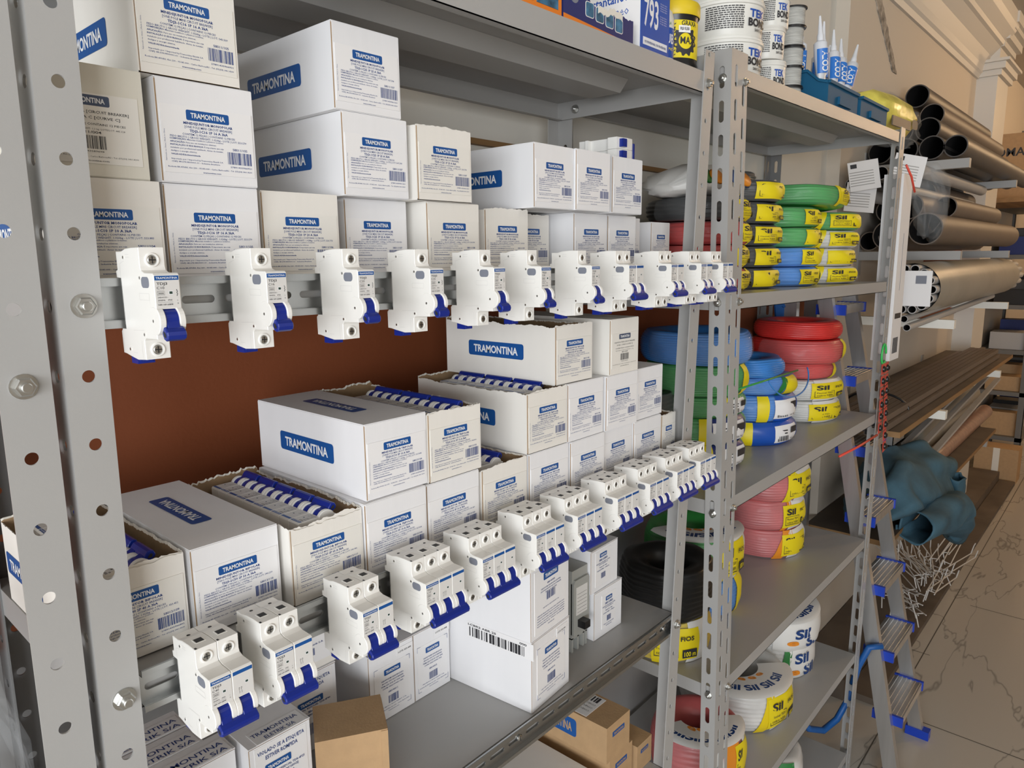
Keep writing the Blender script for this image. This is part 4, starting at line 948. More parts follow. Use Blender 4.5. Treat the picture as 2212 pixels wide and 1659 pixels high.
for k in range(4): tub(f'small white adhesive tub, {names[k]} of the narrow stack beside the wire spools', 1.455+(.004, -.008, .008, .0)[k], .625, ztop(1.475)+.060*k, .037, .060, R(246), group='small adhesive tubs')
for k in range(5):
    root = empty('line_spool', (1.618-.003*(k % 2), .640, ztop(1.59)+.040*k), 0, 'black spool of grey line, ' + ['lowest', 'second', 'third', 'fourth', 'highest'][k]+' of the stack on top of the cable rack', 'spool', 'spools of line')
    mb = MB(); 
    for z_ in (0, .0375): mb.lathe([(0, z_), (.0285, z_), (.0285, z_+.0022), (0, z_+.0022)], 'black_plastic', n=36, caps=False)
    mb.lathe([(.008, .002), (.008, .038)], 'black_plastic', n=12); mb.obj('flanges', root)
    mb = MB(); prof_ = [(.024+.0009*math.sin(i*1.9), .0025+.0345*i/40) for i in range(41)]; mb.lathe([(.008, .0025)]+prof_+[(.008, .0370)], 'spool_line', n=36, caps=False); mb.obj('wound_line', root, smooth=True)
# blue stacking bins with glue tubes
def bin_(label, x, y, z, w_, d, h):
    root = empty('storage_bin', (x, y, z), 0, label, 'bin', 'blue storage bins')
    mb = MB(); t = .0025
    side = [(0, 0), (0, h*.62), (.020, h*.70), (.045, h*.97), (d-.01, h), (d, h), (d, 0)]
    for xx in (0, w_-t): mb.prism([(p[0], p[1]) for p in side], 'x', xx, xx+t, 'blue_bin')
    for xx in (-.005, w_-t): mb.prism([(p[0], p[1]) for p in side[1:6]]+[(p[0], p[1]-.006) for p in side[1:6]][::-1], 'x', xx, xx+t+.005, 'blue_bin')
    mb.box((t, 0, 0), (w_-t, d, t), 'blue_bin'); mb.box((t, d-t, t), (w_-t, d, h), 'blue_bin'); mb.box((t, 0, t), (w_-t, t, h*.60), 'blue_bin'); mb.box((0, -.005, h*.56), (w_, t, h*.64), 'blue_bin')
    mb.obj('tray', root); mb = MB(); mb.box((w_*.3, -.006, h*.12), (w_*.7, -.0005, h*.32), 'blue_bin'); mb.obj('label_holder', root)
    return root
bin_('blue plastic bin full of white glue tubes on the cable rack', 1.660, .572, ztop(1.86), .200, .17, .082)
bin_('blue plastic bin beside the yellow bag at the end of the cable rack', 1.885, .572, ztop(2.10), .215, .17, .078)
rn = random.Random(11)
tubes = [(1.700, .66, -4, -6), (1.722, .612, -6, 4), (1.745, .69, 2, 0), (1.760, .630, -2, -2), (1.785, .69, 4, 4), (1.795, .612, 10, 8), (1.820, .66, 6, 6), (1.835, .610, 18, 12), (1.722, .715, -6, -3), (1.800, .715, 8, 6), (1.858, .615, 26, 10), (1.862, .67, 20, 4)]
for i, (x, y, tx, ty) in enumerate(tubes):
    root = empty('glue_tube', (x-.022, y-.012, ztop(x)+.024), 0, 'white and blue glue tube with a pointed nozzle, standing in the bin', 'tube', 'glue tubes in the blue bin'); root.rotation_euler = (R(-ty*.6), R(tx), rn.uniform(-.4, .4)); root.scale = (1.35, 1.35, 1.3)
    mb = MB(); L_ = .092; rr = .0105; n_ = 14; vs = []; secs = [(0, rr*1.25, .0012), (.03, rr*1.1, rr*.6), (L_*.7, rr, rr), (L_-.004, rr, rr), (L_, rr*.5, rr*.5)]
    for z_, a, b_ in secs: vs += [(a*math.cos(2*math.pi*k/n_), b_*math.sin(2*math.pi*k/n_), z_) for k in range(n_)]
    fs = [(s*n_+k, s*n_+(k+1) % n_, (s+1)*n_+(k+1) % n_, (s+1)*n_+k) for s in range(len(secs)-1) for k in range(n_)]+[tuple(range(n_))[::-1], tuple((len(secs)-1)*n_+k for k in range(n_))]
    mb.add(vs, fs, 'tube_white'); mb.obj('tube_body', root, smooth=True)
    mb = MB(); mb.lathe([(.0052, L_), (.0052, L_+.008), (.0042, L_+.010), (.0016, L_+.038), (0, L_+.038)], 'tube_white', n=14, caps=False); mb.obj('nozzle', root, auto=40)
    mb = MB()
    for a in (200, 250):
        ctext(mb, 'COLA', rr*1.06, R(a), .052, .0001, 'tube_blue', .001)
    vs = [((rr*1.10)*math.cos(R(a)), (rr*1.10)*math.sin(R(a)), z_) for a in range(170, 300, 10) for z_ in (.040, .078)]; mb.add(vs, [(2*k, 2*k+2, 2*k+3, 2*k+1) for k in range(12)], 'tube_blue')
    mb.text('COLA', (0, 0, 0), (1, 0, 0), (0, 1, 0), .009, 'white_ink', width=.032, bold=.03, warp=lambda tx, ty: Vector((rr*1.14*math.cos(R(232)+ty/rr-.4), rr*1.14*math.sin(R(232)+ty/rr-.4), .042+tx)))
    mb.obj('tube_print', root)
# ---------------------------------------------------------------- cable coils
def coil(label, x, y, z, Rr, h, cm, wraps=(), lab=None, ri=None, group=None, tilt=(0, 0), film=True, ribs=9, seed=0, name='cable_coil', sil=None, top_sil=False, cat='cable coil', wav=.0016):
    root = empty(name, (x, y, z), 0, label, cat, group); root.rotation_euler = (R(tilt[0]), R(tilt[1]), 0)
    ri = ri or Rr*.45; rn = random.Random(seed*7+int(x*1000)); ph = [rn.uniform(0, 6) for _ in range(6)]
    def rad(a, v):     # outer radius at angle a, height fraction v
        e = abs(2*v-1); return Rr*(1-.11*e**3)+wav*(math.sin(3*a+ph[0])+.6*math.sin(7*a+ph[1]+3*v))
    N_ = 84; prof_ = []
    K = ribs*4
    for i in range(K+1): prof_.append(('o', i/K))
    mb = MB(); vs = []; L_ = K+1+5
    for q in range(N_):
        a = 2*math.pi*q/N_; ca, sa = math.cos(a), math.sin(a)
        ring = [(ri, .12*h), ((ri+Rr)/2*.96, .015*h)]
        for _, v in prof_:
            rib = abs(math.sin(math.pi*v*ribs+.5*math.sin(2*a+ph[2])+.3*math.sin(5*a+ph[3])))
            ring.append((rad(a, v)-.0028+.0028*rib, h*(.015+.97*v)))
        ring += [((ri+Rr)/2*1.02, h*.992), (ri, .88*h), (ri, .5*h)]
        ring = ring[:L_+1]; vs += [(r_*ca, r_*sa, z_) for r_, z_ in ring]
    L_ = len(ring); fs = []
    for q in range(N_):
        q2 = (q+1) % N_
        for k in range(L_): fs.append((q*L_+k, q2*L_+k, q2*L_+(k+1) % L_, q*L_+(k+1) % L_))
    mb.add(vs, fs, cm); mb.obj('winding', root, smooth=True)
    def patch(nm, a0, a1, v0, v1, m, off, slant=0, top=0):
        mb = MB(); n1 = max(4, int(abs(a1-a0)/4)); n2 = 8; vs = []
        for i in range(n1+1):
            for j in range(n2+1):
                t = i/n1; v = v0+(v1-v0)*j/n2; a = R(a0+(a1-a0)*t+slant*(v-.5)); r_ = rad(a, v)+off+.0006*math.sin(13*a+9*v+ph[4]); vs.append((r_*math.cos(a), r_*math.sin(a), h*v))
            for j in range(1, top+1):
                t = i/n1; a = R(a0+(a1-a0)*t+slant*.5); r_ = rad(a, 1)*(1-.5*j/top); vs.append((r_*math.cos(a), r_*math.sin(a), h+.0012))
        n3 = n2+1+top
        mb.add(vs, [(i*n3+j, (i+1)*n3+j, (i+1)*n3+j+1, i*n3+j+1) for i in range(n1) for j in range(n3-1)], m); return mb.obj(nm, root, smooth=True)
    if film: 
        patch('film_wrap', 150, 320, .02, .98, 'film', .0022)
    for (a0, a1, m, sl, tp) in wraps: patch('printed_wrap', a0, a1, 0.0, 1.0, m, .0026, sl, tp)
    if lab:
        a, wd, kind, frac = lab; av = R(a); wdeg = math.degrees(wd/Rr)
        if kind == 'yellow':
            lo = patch('label', a-wdeg/2, a+wdeg/2, .12, .88, 'label_yellow', .0034); rr = Rr*.995+.0046; mb = MB()
            ctext(mb, 'Sil', rr, av-wd*.26/Rr, h*.58, h*.20, 'ink_black', wd*.30, .03); ctext(mb, 'FIOS', rr, av+wd*.22/Rr, h*.62, h*.10, 'ink_black', wd*.3, .02)
            ctext(mb, 'Flexível 750V', rr, av-wd*.2/Rr, h*.40, h*.07, 'ink_black', wd*.4, 0); ctext(mb, 'cobre NBR', rr, av-wd*.2/Rr, h*.28, h*.07, 'ink_black', wd*.4, 0)
            z0, z1_ = h*.22, h*.50
            for (aa, bb, za, zb_) in ((-.44, .04, z0, z0+h*.015), (-.44, .04, z1_, z1_+h*.015), (-.44, -.43, z0, z1_), (.03, .04, z0, z1_)):
                mb.add([(rr*math.cos(av+t*wd/Rr), rr*math.sin(av+t*wd/Rr), zz) for t, zz in ((aa, za), (bb, za), (bb, zb_), (aa, zb_))], [(0, 1, 2, 3)], 'ink_black')
            mb.add([(rr*math.cos(av+t*wd/Rr), rr*math.sin(av+t*wd/Rr), zz) for t, zz in ((.12, h*.20), (.44, h*.20), (.44, h*.40), (.12, h*.40))], [(0, 1, 2, 3)], 'ink_black')
            ctext(mb, '100 m', rr+.0004, av+wd*.28/Rr, h*.245, h*.11, 'label_yellow', wd*.26, .02)
            mb.obj('label_text', root)
        else:
            patch('label', a-wdeg/2, a+wdeg/2, .14, .86, 'label_paper', .0034); rr = Rr*.995+.0046; mb = MB()
            for k, t in enumerate((.62, .50)): mb.add([(rr*math.cos(av+tt*wd/Rr), rr*math.sin(av+tt*wd/Rr), zz) for tt, zz in ((-.40, h*t), (-.05, h*t), (-.05, h*(t+.05)), (-.40, h*(t+.05)))], [(0, 1, 2, 3)], 'ink_black')
            mb.add([(rr*math.cos(av+t*wd/Rr), rr*math.sin(av+t*wd/Rr), zz) for t, zz in ((.10, h*.50), (.44, h*.50), (.44, h*.76), (.10, h*.76))], [(0, 1, 2, 3)], 'ink_black')
            for k in range(9):
                t = -.40+.045*k; mb.add([(rr*math.cos(av+tt*wd/Rr), rr*math.sin(av+tt*wd/Rr), zz) for tt, zz in ((t, h*.20), (t+(.02 if k % 2 else .03), h*.20), (t+(.02 if k % 2 else .03), h*.42), (t, h*.42))], [(0, 1, 2, 3)], 'ink_black')
            ctext(mb, '750V 70C', rr, av+wd*.22/Rr, h*.22, h*.08, 'ink_black', wd*.3, 0)
            mb.obj('label_text', root)
    if sil:
        mb = MB()
        for (a, v, s_, m, wd) in sil: ctext(mb, s_, Rr*.985+.0042, R(a), h*v, wd*.55, m, wd, .035)
        mb.obj('brand_print', root)
    if top_sil:
        mb = MB()
        for k in range(5):
            a = R(178+k*25); rr = Rr*.72; p = Vector((rr*math.cos(a), rr*math.sin(a), h+.0030)); u = Vector((-math.sin(a), math.cos(a), 0)); v = Vector((-math.cos(a), -math.sin(a), 0))
            u, v = u, v
            mb.text('Sil', p-u*.02-v*.012, u, v, .022, 'sil_blue', width=.036, bold=.035, lift=.0); 
            if k < 4: 
                a += .22; p = Vector((Rr*.50*math.cos(a), Rr*.50*math.sin(a), h+.0032)); mb.text('e', p-u*.01, u, v, .016, 'sil_orange', width=.022, bold=.03, lift=0)
        mb.obj('brand_print', root)
        mb = MB(); vs = []; n1 = 30
        for i in range(n1+1):
            a = R(150+ i*5.5)
            for t, zz in ((1.0, .96), (.93, 1.012), (.7, 1.018), (.40, 1.018)): vs.append((Rr*t*math.cos(a), Rr*t*math.sin(a), h*zz+.001))
        mb.add(vs, [(i*4+j, (i+1)*4+j, (i+1)*4+j+1, i*4+j+1) for i in range(n1) for j in range(3)], 'sil_white'); mb.obj('printed_wrap', root, smooth=True)
    return root
YW = 'label_yellow'; SW = 'sil_white'
def dkB(i, x): a, b_, xr = BD[i]; return a+(b_-a)*(x-1.176)/(xr-1.176)+.0008
# packs on the second shelf: four columns of flat packs
cols = [(1.325, .690, .098, [('cable_red', 'red'), ('cable_red', 'red'), ('cable_red', 'red'), ('cable_black', 'dark')]),
        (1.500, .700, .098, [('cable_black', 'black'), ('cable_black', 'black'), ('cable_black', 'black'), ('cable_black', 'black'), ('cable_black', 'black')]),
        (1.705, .695, .104, [('cable_blue', 'blue'), ('cable_blue', 'blue'), ('cable_green', 'green'), ('cable_green', 'green')]),
        (1.945, .690, .112, [('cable_white', 'white'), ('cable_white', 'white'), ('cable_white', 'white'), ('cable_green', 'green')])]
pos = ['bottom', 'second', 'third', 'fourth', 'top']; cn = ['behind the slotted post', 'right of the slotted post', 'in mid shelf', 'at the shelf end']
for ci, (x, y, Rr, lst) in enumerate(cols):
    zz = dkB(1, x)
    for li, (m_, cname) in enumerate(lst):
        h = .0435; dx = random.Random(ci*9+li).uniform(-.008, .008)
        coil(f'{cname} cable pack in clear film, {pos[li]} of the column {cn[ci]}', x+dx, y, zz, Rr, h, m_, wraps=[(196, 214, YW, 8, 0)] if ci in (1, 3) else [(280, 300, YW, 6, 0)] if ci != 2 else [(292, 306, YW, 0, 0)],
             lab=((262 if ci in (1, 2) else 248 if ci == 3 else 285) , (.105 if ci != 2 else .075), 'yellow', 1), group='flat cable packs on the second shelf', ribs=5, seed=li, wav=.003)
        zz += h+.0006
gz = dkB(1, 1.7)+4*.0441
coil('long green cable coil lying across the top of the packs on the second shelf', 1.800, .700, gz+.004, .135, .046, 'cable_green', lab=(275, .08, 'yellow', 1), wraps=[(254, 262, YW, 0, 0)], ribs=7, seed=3, tilt=(0, 2.0), wav=.004)
coil('black film bag of cable bulging on top of the middle packs', 1.595, .790, gz+.020+.02, .085, .040, 'cable_black', film=True, ribs=5, seed=5, wav=.005)
# third shelf
def stack(i, x, y, items, where, group):
    zz = dkB(i, x)
    for k, (Rr, h, m_, desc, kw) in enumerate(items):
        coil(f'{desc}, {where}', x+kw.pop('dx', 0), y+kw.pop('dy', 0), zz, Rr, h, m_, group=group, seed=k, **kw); zz += h+.0008
G3 = 'cable coils on the third shelf'
stack(2, 1.425, .735, [(.108, .056, 'cable_green', 'green coil in navy wrap, white label, bottom of its stack', dict(lab=(256, .095, 'white', 1), wraps=[(206, 228, 'label_yellow', 0, 0), (228, 285, 'navy', 0, 0)])),
    (.108, .056, 'cable_green', 'green coil in navy wrap, white label, second in its stack', dict(lab=(252, .095, 'white', 1), wraps=[(212, 222, 'label_yellow', 0, 0), (222, 285, 'navy', 0, 0)])),
    (.106, .044, 'cable_green', 'green coil with a small white label, third in its stack', dict(lab=(262, .06, 'white', 1), wraps=[(242, 247, 'label_yellow', 0, 0)])),
    (.112, .064, 'cable_green', 'green coil in crumpled clear film, fourth in its stack', dict(wraps=[(265, 278, YW, 0, 0)], ribs=12, wav=.003)),
    (.118, .068, 'cable_blue', 'blue coil on top of its stack', dict(ribs=14, wav=.003))], 'behind the slotted post', G3)
stack(2, 1.700, .738, [(.118, .056, 'cable_blue', 'blue coil in blue print wrap, bottom of its stack', dict(lab=(258, .085, 'white', 1), wraps=[(180, 212, 'label_yellow', 0, 0), (212, 290, 'box_blue', 0, 0)])),
    (.116, .062, 'cable_blue', 'blue coil with yellow band and white label, second of its stack', dict(lab=(256, .080, 'white', 1), wraps=[(216, 230, 'label_yellow', 0, 0), (238, 285, 'box_blue', 0, 0)], ribs=10)),
    (.112, .042, 'cable_blue', 'blue coil with green and yellow print, third of its stack', dict(wraps=[(246, 254, 'sil_green', 10, 0), (254, 285, YW, 0, 0)], wav=.003)),
    (.098, .044, 'cable_blue', 'loose blue coil with a strand sagging over the stack', dict(film=False, dx=-.03, wav=.004))], 'beside the green coils', G3)
mb = MB(); pts = [(1.60+.115*math.cos(t)*1.0+.03, .63-.02*math.sin(t)-.02, -.268-.05*math.sin(t)) for t in [math.pi*i/20 for i in range(21)]]; mb.tube(pts, .0017, 'cable_blue'); tag(mb.obj('cable_strand', smooth=True), 'thin blue cable strand hanging in a loop in front of the blue coils', 'cable')
mb = MB(); mb.tube([(1.30, .60, -.262), (1.45, .592, -.259), (1.65, .598, -.262)], .0022, 'cable_green'); tag(mb.obj('cable_strand', smooth=True), 'straight green cable end sticking out across the blue coils', 'cable')
stack(2, 2.010, .735, [(.120, .058, 'cable_white', 'yellow-labelled white pack, bottom of the right stack', dict(lab=(250, .13, 'yellow', 1), wraps=[(225, 290, SW, 0, 0)])),
    (.120, .056, 'cable_white', 'yellow-labelled white pack, second of the right stack', dict(lab=(252, .13, 'yellow', 1), wraps=[(225, 290, SW, 0, 0)])),
    (.105, .042, 'cable_red', 'red coil with a yellow corner, third of the right stack', dict(wraps=[(262, 276, YW, 10, 0)])),
    (.125, .062, 'cable_red', 'wide red coil in clear film, fourth of the right stack', dict(wraps=[(268, 280, YW, 0, 0)], wav=.004, ribs=10)),
    (.115, .048, 'cable_red', 'bright red coil on top of the right stack', dict(film=False, ribs=9))], 'at the right end', G3)
stack(2, 1.285, .800, [(.080, .085, 'cable_black', 'thick black cable coil, lower one', dict(ribs=9)), (.080, .085, 'cable_black', 'thick black cable coil, upper one', dict(ribs=9, dx=.005))], 'between the two posts', G3)
# fourth shelf
G4_ = 'cable coils on the fourth shelf'
stack(3, 1.505, .770, [(.114, .085, 'cable_blue', 'bright blue coil under the green one', dict(wraps=[(268, 300, YW, 8, 0)], ribs=11)),
    (.116, .108, 'cable_green', 'green coil in white printed film', dict(lab=(262, .10, 'yellow', 1), wraps=[(228, 250, YW, 10, 0), (250, 300, SW, 0, 0)], ribs=13, top_sil=True))], 'behind the slotted post', G4_)
stack(3, 1.925, .775, [(.114, .080, 'cable_pink', 'red coil with a yellow label, bottom of the red stack', dict(lab=(256, .10, 'yellow', 1), wraps=[(226, 242, 'sil_orange', 16, 0), (242, 300, SW, 0, 0)], ribs=11)),
    (.112, .082, 'cable_pink', 'red coil with a yellow label, middle of the red stack', dict(lab=(258, .10, 'yellow', 1), wraps=[(236, 244, 'sil_orange', 10, 0), (244, 300, SW, 0, 0)], ribs=11, dx=-.006)),
    (.120, .088, 'cable_pink', 'red coil with a yellow label, top of the red stack', dict(lab=(258, .11, 'yellow', 1), wraps=[(232, 244, 'label_yellow', 10, 0), (244, 300, SW, 0, 1)], ribs=11, dx=.006, tilt=(0, -2)))], 'on the fourth shelf', G4_)
stack(3, 1.290, .715, [(.092, .090, 'cable_yellow', 'yellow film bag of cable with a small black print', dict(lab=(222, .10, 'yellow', 1), wraps=[(190, 208, 'label_yellow', 0, 0), (238, 270, SW, 0, 0)])),
    (.100, .110, 'cable_black', 'thick black cable coil on a yellow bag', dict(ribs=10, film=False, wav=.004))], 'between the two posts', G4_)
# fifth shelf
G5_ = 'cable coils on the fifth shelf'
stack(4, 1.700, .735, [(.145, .105, 'cable_white', 'large white coil covered in blue and orange print', dict(lab=(262, .12, 'yellow', 1), wraps=[(232, 244, 'yellow', 14, 0), (244, 300, SW, 0, 0)], ribs=9, top_sil=True))], 'front of the fifth shelf', G5_)
stack(4, 1.955, .735, [(.112, .095, 'cable_white', 'white printed coil with a green band, lower of two', dict(wraps=[(214, 226, 'sil_green', 12, 0), (226, 300, SW, 0, 0)], sil=[(246, .55, 'Sil', 'sil_blue', .05), (234, .2, 'e', 'sil_orange', .035), (262, .15, 'Sil', 'sil_blue', .05)])),
    (.118, .100, 'cable_white', 'white printed coil tipped on another one', dict(wraps=[(200, 300, SW, 0, 1)], sil=[(240, .5, 'Sil', 'sil_blue', .05), (258, .2, 'Sil', 'sil_blue', .05), (226, .3, 'e', 'sil_orange', .035)], top_sil=True, dx=.004, tilt=(4, -5)))], 'right end of the fifth shelf', G5_)
stack(4, 1.420, .700, [(.108, .120, 'cable_pink', 'pink coil with orange and white print', dict(lab=(275, .06, 'yellow', 1), wraps=[(215, 240, SW, 0, 0), (240, 262, 'sil_orange', 14, 0), (275, 300, SW, 0, 0)], top_sil=True))], 'left of the large white coil', G5_)
shelf(rb, 1.176+.05, 2.13, YF+.002, .914, -1.52, .027, -1.50)
coil('white and green film bag of cable on the lowest shelf of the cable rack', 1.86, .72, -1.507, .12, .13, 'cable_white', wraps=[(215, 245, 'sil_green', 14, 0)], seed=8, wav=.006, ribs=6)
# ---------------------------------------------------------------- yellow bag on the end of the cable rack
def blob(name, parent, secs, m, n=20, seed=1, crinkle=.004):
    """secs: list of (centre, radius_y, radius_z) along x"""
    rn = random.Random(seed); mb = MB(); vs = []
    for (c, ry, rz_) in secs:
        for k in range(n):
            a = 2*math.pi*k/n; j = 1+rn.uniform(-1, 1)*crinkle/max(ry, .004); vs.append((c[0]+rn.uniform(-1, 1)*crinkle*.4, c[1]+ry*j*math.cos(a), c[2]+rz_*j*math.sin(a)))
    fs = [(s*n+k, s*n+(k+1) % n, (s+1)*n+(k+1) % n, (s+1)*n+k) for s in range(len(secs)-1) for k in range(n)]+[tuple(range(n))[::-1], tuple((len(secs)-1)*n+k for k in range(n))]
    mb.add(vs, fs, m); return mb.obj(name, parent, smooth=True)
yb = empty('yellow_bag', (2.300, .650, .326), R(-3), 'yellow printed plastic bag with a clear crumpled end on the rack corner', 'bag')
blob('printed_body', yb, [((-.145, 0, .050), .055, .048), ((-.12, 0, .054), .070, .056), ((-.02, 0, .056), .072, .058), ((.10, 0, .056), .070, .056), ((.12, 0, .056), .065, .052)], 'bag_yellow', crinkle=.006)
blob('clear_end', yb, [((.118, 0, .055), .066, .052), ((.15, .01, .055), .07, .055), ((.20, 0, .035), .06, .05), ((.23, .01, .02), .04, .03), ((.26, 0, .01), .015, .012)], 'film', crinkle=.012)
mb = MB(); mb.box((-.10, -.0735, .015), (.05, -.0700, .040), 'pvc_brown'); mb.obj('brown_band', yb)
mb = MB(); flat(mb, rrect(.05, .026, .012), (.085, -.0730, .035), (1, 0, 0), (0, 0, 1), 'ink_black', .001); mb.obj('black_badge', yb)
# ---------------------------------------------------------------- pipe racks along the right wall
def bracket(x, z, y0, label, m='lamp_strip'):
    root = empty('shelf_bracket', (x, .884, z), 0, label, 'bracket', 'wall brackets of the pipe rack')
    mb = MB(); L_ = .884-y0; mb.box((-.016, -L_, -.032), (.016, -.002, 0), m); mb.obj('arm', root)
    mb = MB(); mb.box((-.018, -.004, -.09), (.018, 0, .05), 'steel_paint'); mb.obj('wall_plate', root)
    return root
def pipe(label, a, b_, r_, m, group, cat='pipe', wall=.004, name='pipe'):
    a = Vector(a); b_ = Vector(b_); d = (b_-a); L_ = d.length; root = empty(name, a, 0, label, cat, group); q = d.to_track_quat('Z', 'Y').to_matrix().to_4x4()
    mb = MB(); mb.lathe([(r_-wall, .0), (r_, .0), (r_, L_), (r_-wall, L_)], m, n=32, mx=q, caps=False); mb.obj('tube', root, auto=40)
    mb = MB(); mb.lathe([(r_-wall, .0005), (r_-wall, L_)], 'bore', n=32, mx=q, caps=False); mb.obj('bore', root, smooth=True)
    return root
B1 = .345
for i, (x, z, y0) in enumerate(((3.02, .325, .54), (4.1, .325, .54), (3.02, .006, .54), (4.1, .006, .54), (3.0, -.240, .535), (4.2, -.240, .535), (3.0, -.575, .535), (4.2, -.575, .535), (3.4, -1.0, .60), (4.5, -1.0, .60))):
    bracket(x, z, y0, ['upper', 'second', 'third', 'fourth', 'lowest'][i//2]+' bracket arm, '+['nearer', 'farther'][i % 2]+' one, under the pipes on the right wall', 'lamp_strip' if 3 < i < 8 else 'steel_paint')
x0, x1 = 2.75, 4.7; Gp = 'large pipes on the top brackets'
r5 = .042
pp = [(3.33, .800, .615, .044), (3.30, .735, .530, .044), (3.00, .830, .370, r5), (3.00, .745, .370, r5), (3.00, .660, .370, r5), (3.00, .585, .368, .038), (3.10, .79, .452, r5), (3.10, .70, .450, r5)]
lab_ = ['dark pipe on the very top of the bundle against the wall', 'dark pipe second from the top, its open end facing the viewer']+['dark pipe lying in the lower layers of the top bundle']*6
for k, (xs, y, z, r_) in enumerate(pp): pipe(lab_[k], (xs, y, z), (x1, y, z-.0), r_, 'pvc_dark' if k != 1 else 'pvc_brown', Gp if k > 1 else None)
Gp2 = 'brown pipes on the second brackets'
for k, (xs, y, z, r_) in enumerate([(2.92, .640, .084, .056), (2.94, .765, .066, .054), (3.0, .845, .046, .036), (2.93, .700, .165, .046), (3.05, .800, .160, .044), (3.2, .640, .170, .040), (3.3, .735, .235, .040)]):
    pipe('open-ended brown pipe, largest and lowest in front on the second brackets' if k == 0 else 'brown pipe stacked on the second brackets', (xs, y, z), (x1-.1*k, y, z), r_, 'pvc_brown', Gp2 if k else None)
for k, (x, y, z) in enumerate(((2.72, .70, .215), (2.75, .80, .20), (2.74, .75, .27), (2.73, .66, .28), (2.71, .81, .28), (2.76, .85, .24))):
    pipe('thin grey pipe in the film-wrapped bundle hung with white tags', (x, y, z), (4.0, y, z), .022, 'pvc_grey', 'thin pipes with white tags', wall=.002)
for k, (x, y, z, rx) in enumerate(((2.69, .655, .268, 12), (2.69, .79, .262, -8), (2.70, .80, .190, 6))):
    root = empty('price_tag', (x, y, z), R(-52), 'white paper tag on the pipe bundle, '+['rightmost', 'upper left', 'lower left'][k], 'tag', 'paper tags on the pipes'); root.rotation_euler = (R(-10), R(rx), R(-62))
    mb = MB(); mb.box((-.048, -.001, -.050), (.048, .001, .050), 'label_paper'); mb.obj('paper', root); mb = MB()
    mb.box((-.040, -.0014, .028), (-.020, -.0011, .042), 'ink_black')
    for j in range(6): mb.box((-.045, -.0014, .012-.009*j), (.030, -.0011, .015-.009*j), 'pvc_grey')
    mb.obj('tag_print', root)
fb_ = empty('film_bag', (2.80, .62, .16), 0, 'clear plastic film hanging over the pipe ends', 'plastic film')
blob('film', fb_, [((-.05, 0, .10), .03, .02), ((-.03, -.01, .06), .05, .06), ((.0, -.02, .0), .05, .09), ((.04, -.02, -.05), .045, .06), ((.06, 0, -.10), .02, .02)], 'film', crinkle=.02)
# wrapped bundle of grey conduit on the third brackets
cb_ = empty('conduit_bundle', (2.58, .60, -.115), 0, 'bundle of thin grey conduit wrapped in film with a white tag', 'pipe bundle')
mb = MB(); rn = random.Random(4); cc = [(0, 0)]+[(.035*math.cos(a), .035*math.sin(a)) for a in [2*math.pi*i/7 for i in range(7)]]+[(.066*math.cos(a), .066*math.sin(a)) for a in [2*math.pi*i/14 for i in range(14)]]
vs = []
for k, (dy, dz) in enumerate(cc):
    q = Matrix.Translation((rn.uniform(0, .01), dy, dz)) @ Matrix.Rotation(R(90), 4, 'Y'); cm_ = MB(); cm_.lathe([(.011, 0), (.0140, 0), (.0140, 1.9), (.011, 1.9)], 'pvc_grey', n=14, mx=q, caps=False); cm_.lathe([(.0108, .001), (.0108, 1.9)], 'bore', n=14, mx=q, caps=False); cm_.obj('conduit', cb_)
mb = MB(); mb.lathe([(.083, .02), (.085, .1), (.085, 1.7), (.07, 1.88)], 'pvc_film', n=30, mx=Matrix.Rotation(R(90), 4, 'Y'), caps=False) if 'pvc_film' in M else None
if not mb.v:
    mat('pvc_film', (.30, .28, .235), .35, noise=.15, nscale=5, bump=.3, bscale=20); mb.lathe([(.082, .05), (.085, .12), (.085, 1.7), (.07, 1.88)], 'pvc_film', n=30, mx=Matrix.Rotation(R(90), 4, 'Y'), caps=False)
mb.obj('film_sleeve', cb_, smooth=True)
mb = MB(); mb.box((-.045, -.075, -.05), (-.042, .01, .06), 'label_paper'); mb.box((-.0455, -.06, .02), (-.0449, -.03, .045), 'pad_grey'); mb.obj('paper_tag', cb_)
for k, (y, z) in enumerate(((.600, -.212), (.590, -.222-.014))):
    pipe('thin grey tube under the wrapped bundle, '+['upper', 'lower'][k]+' of two', (2.56+.0, y+.0, z+ (.0 if k else .003)), (4.1, y, z+.03), .0115, 'pvc_grey', 'two thin grey tubes', wall=.002)
# board shelves
for k, (xa, xb, ya, z, lab2) in enumerate(((2.62, 4.75, .56, -.018+.006+.018, 'thin wooden board on the second brackets under the brown pipes'), (2.45, 4.75, .560, -.574, 'dark board shelf carrying the bundle of brown tubes'), (2.6, 4.75, .600, -.998, 'board shelf under the blue jacket'))):
    if k == 0: continue
    mb = MB(); mb.box((xa, ya, z), (xb, .880, z+.018), 'board_dark'); mb.box((xa, ya-.002, z), (xb, ya, z+.018), 'wood'); mb.box((xa-.002, ya, z), (xa, .88, z+.018), 'wood'); tag(mb.obj('board_shelf'), lab2, 'shelf board')
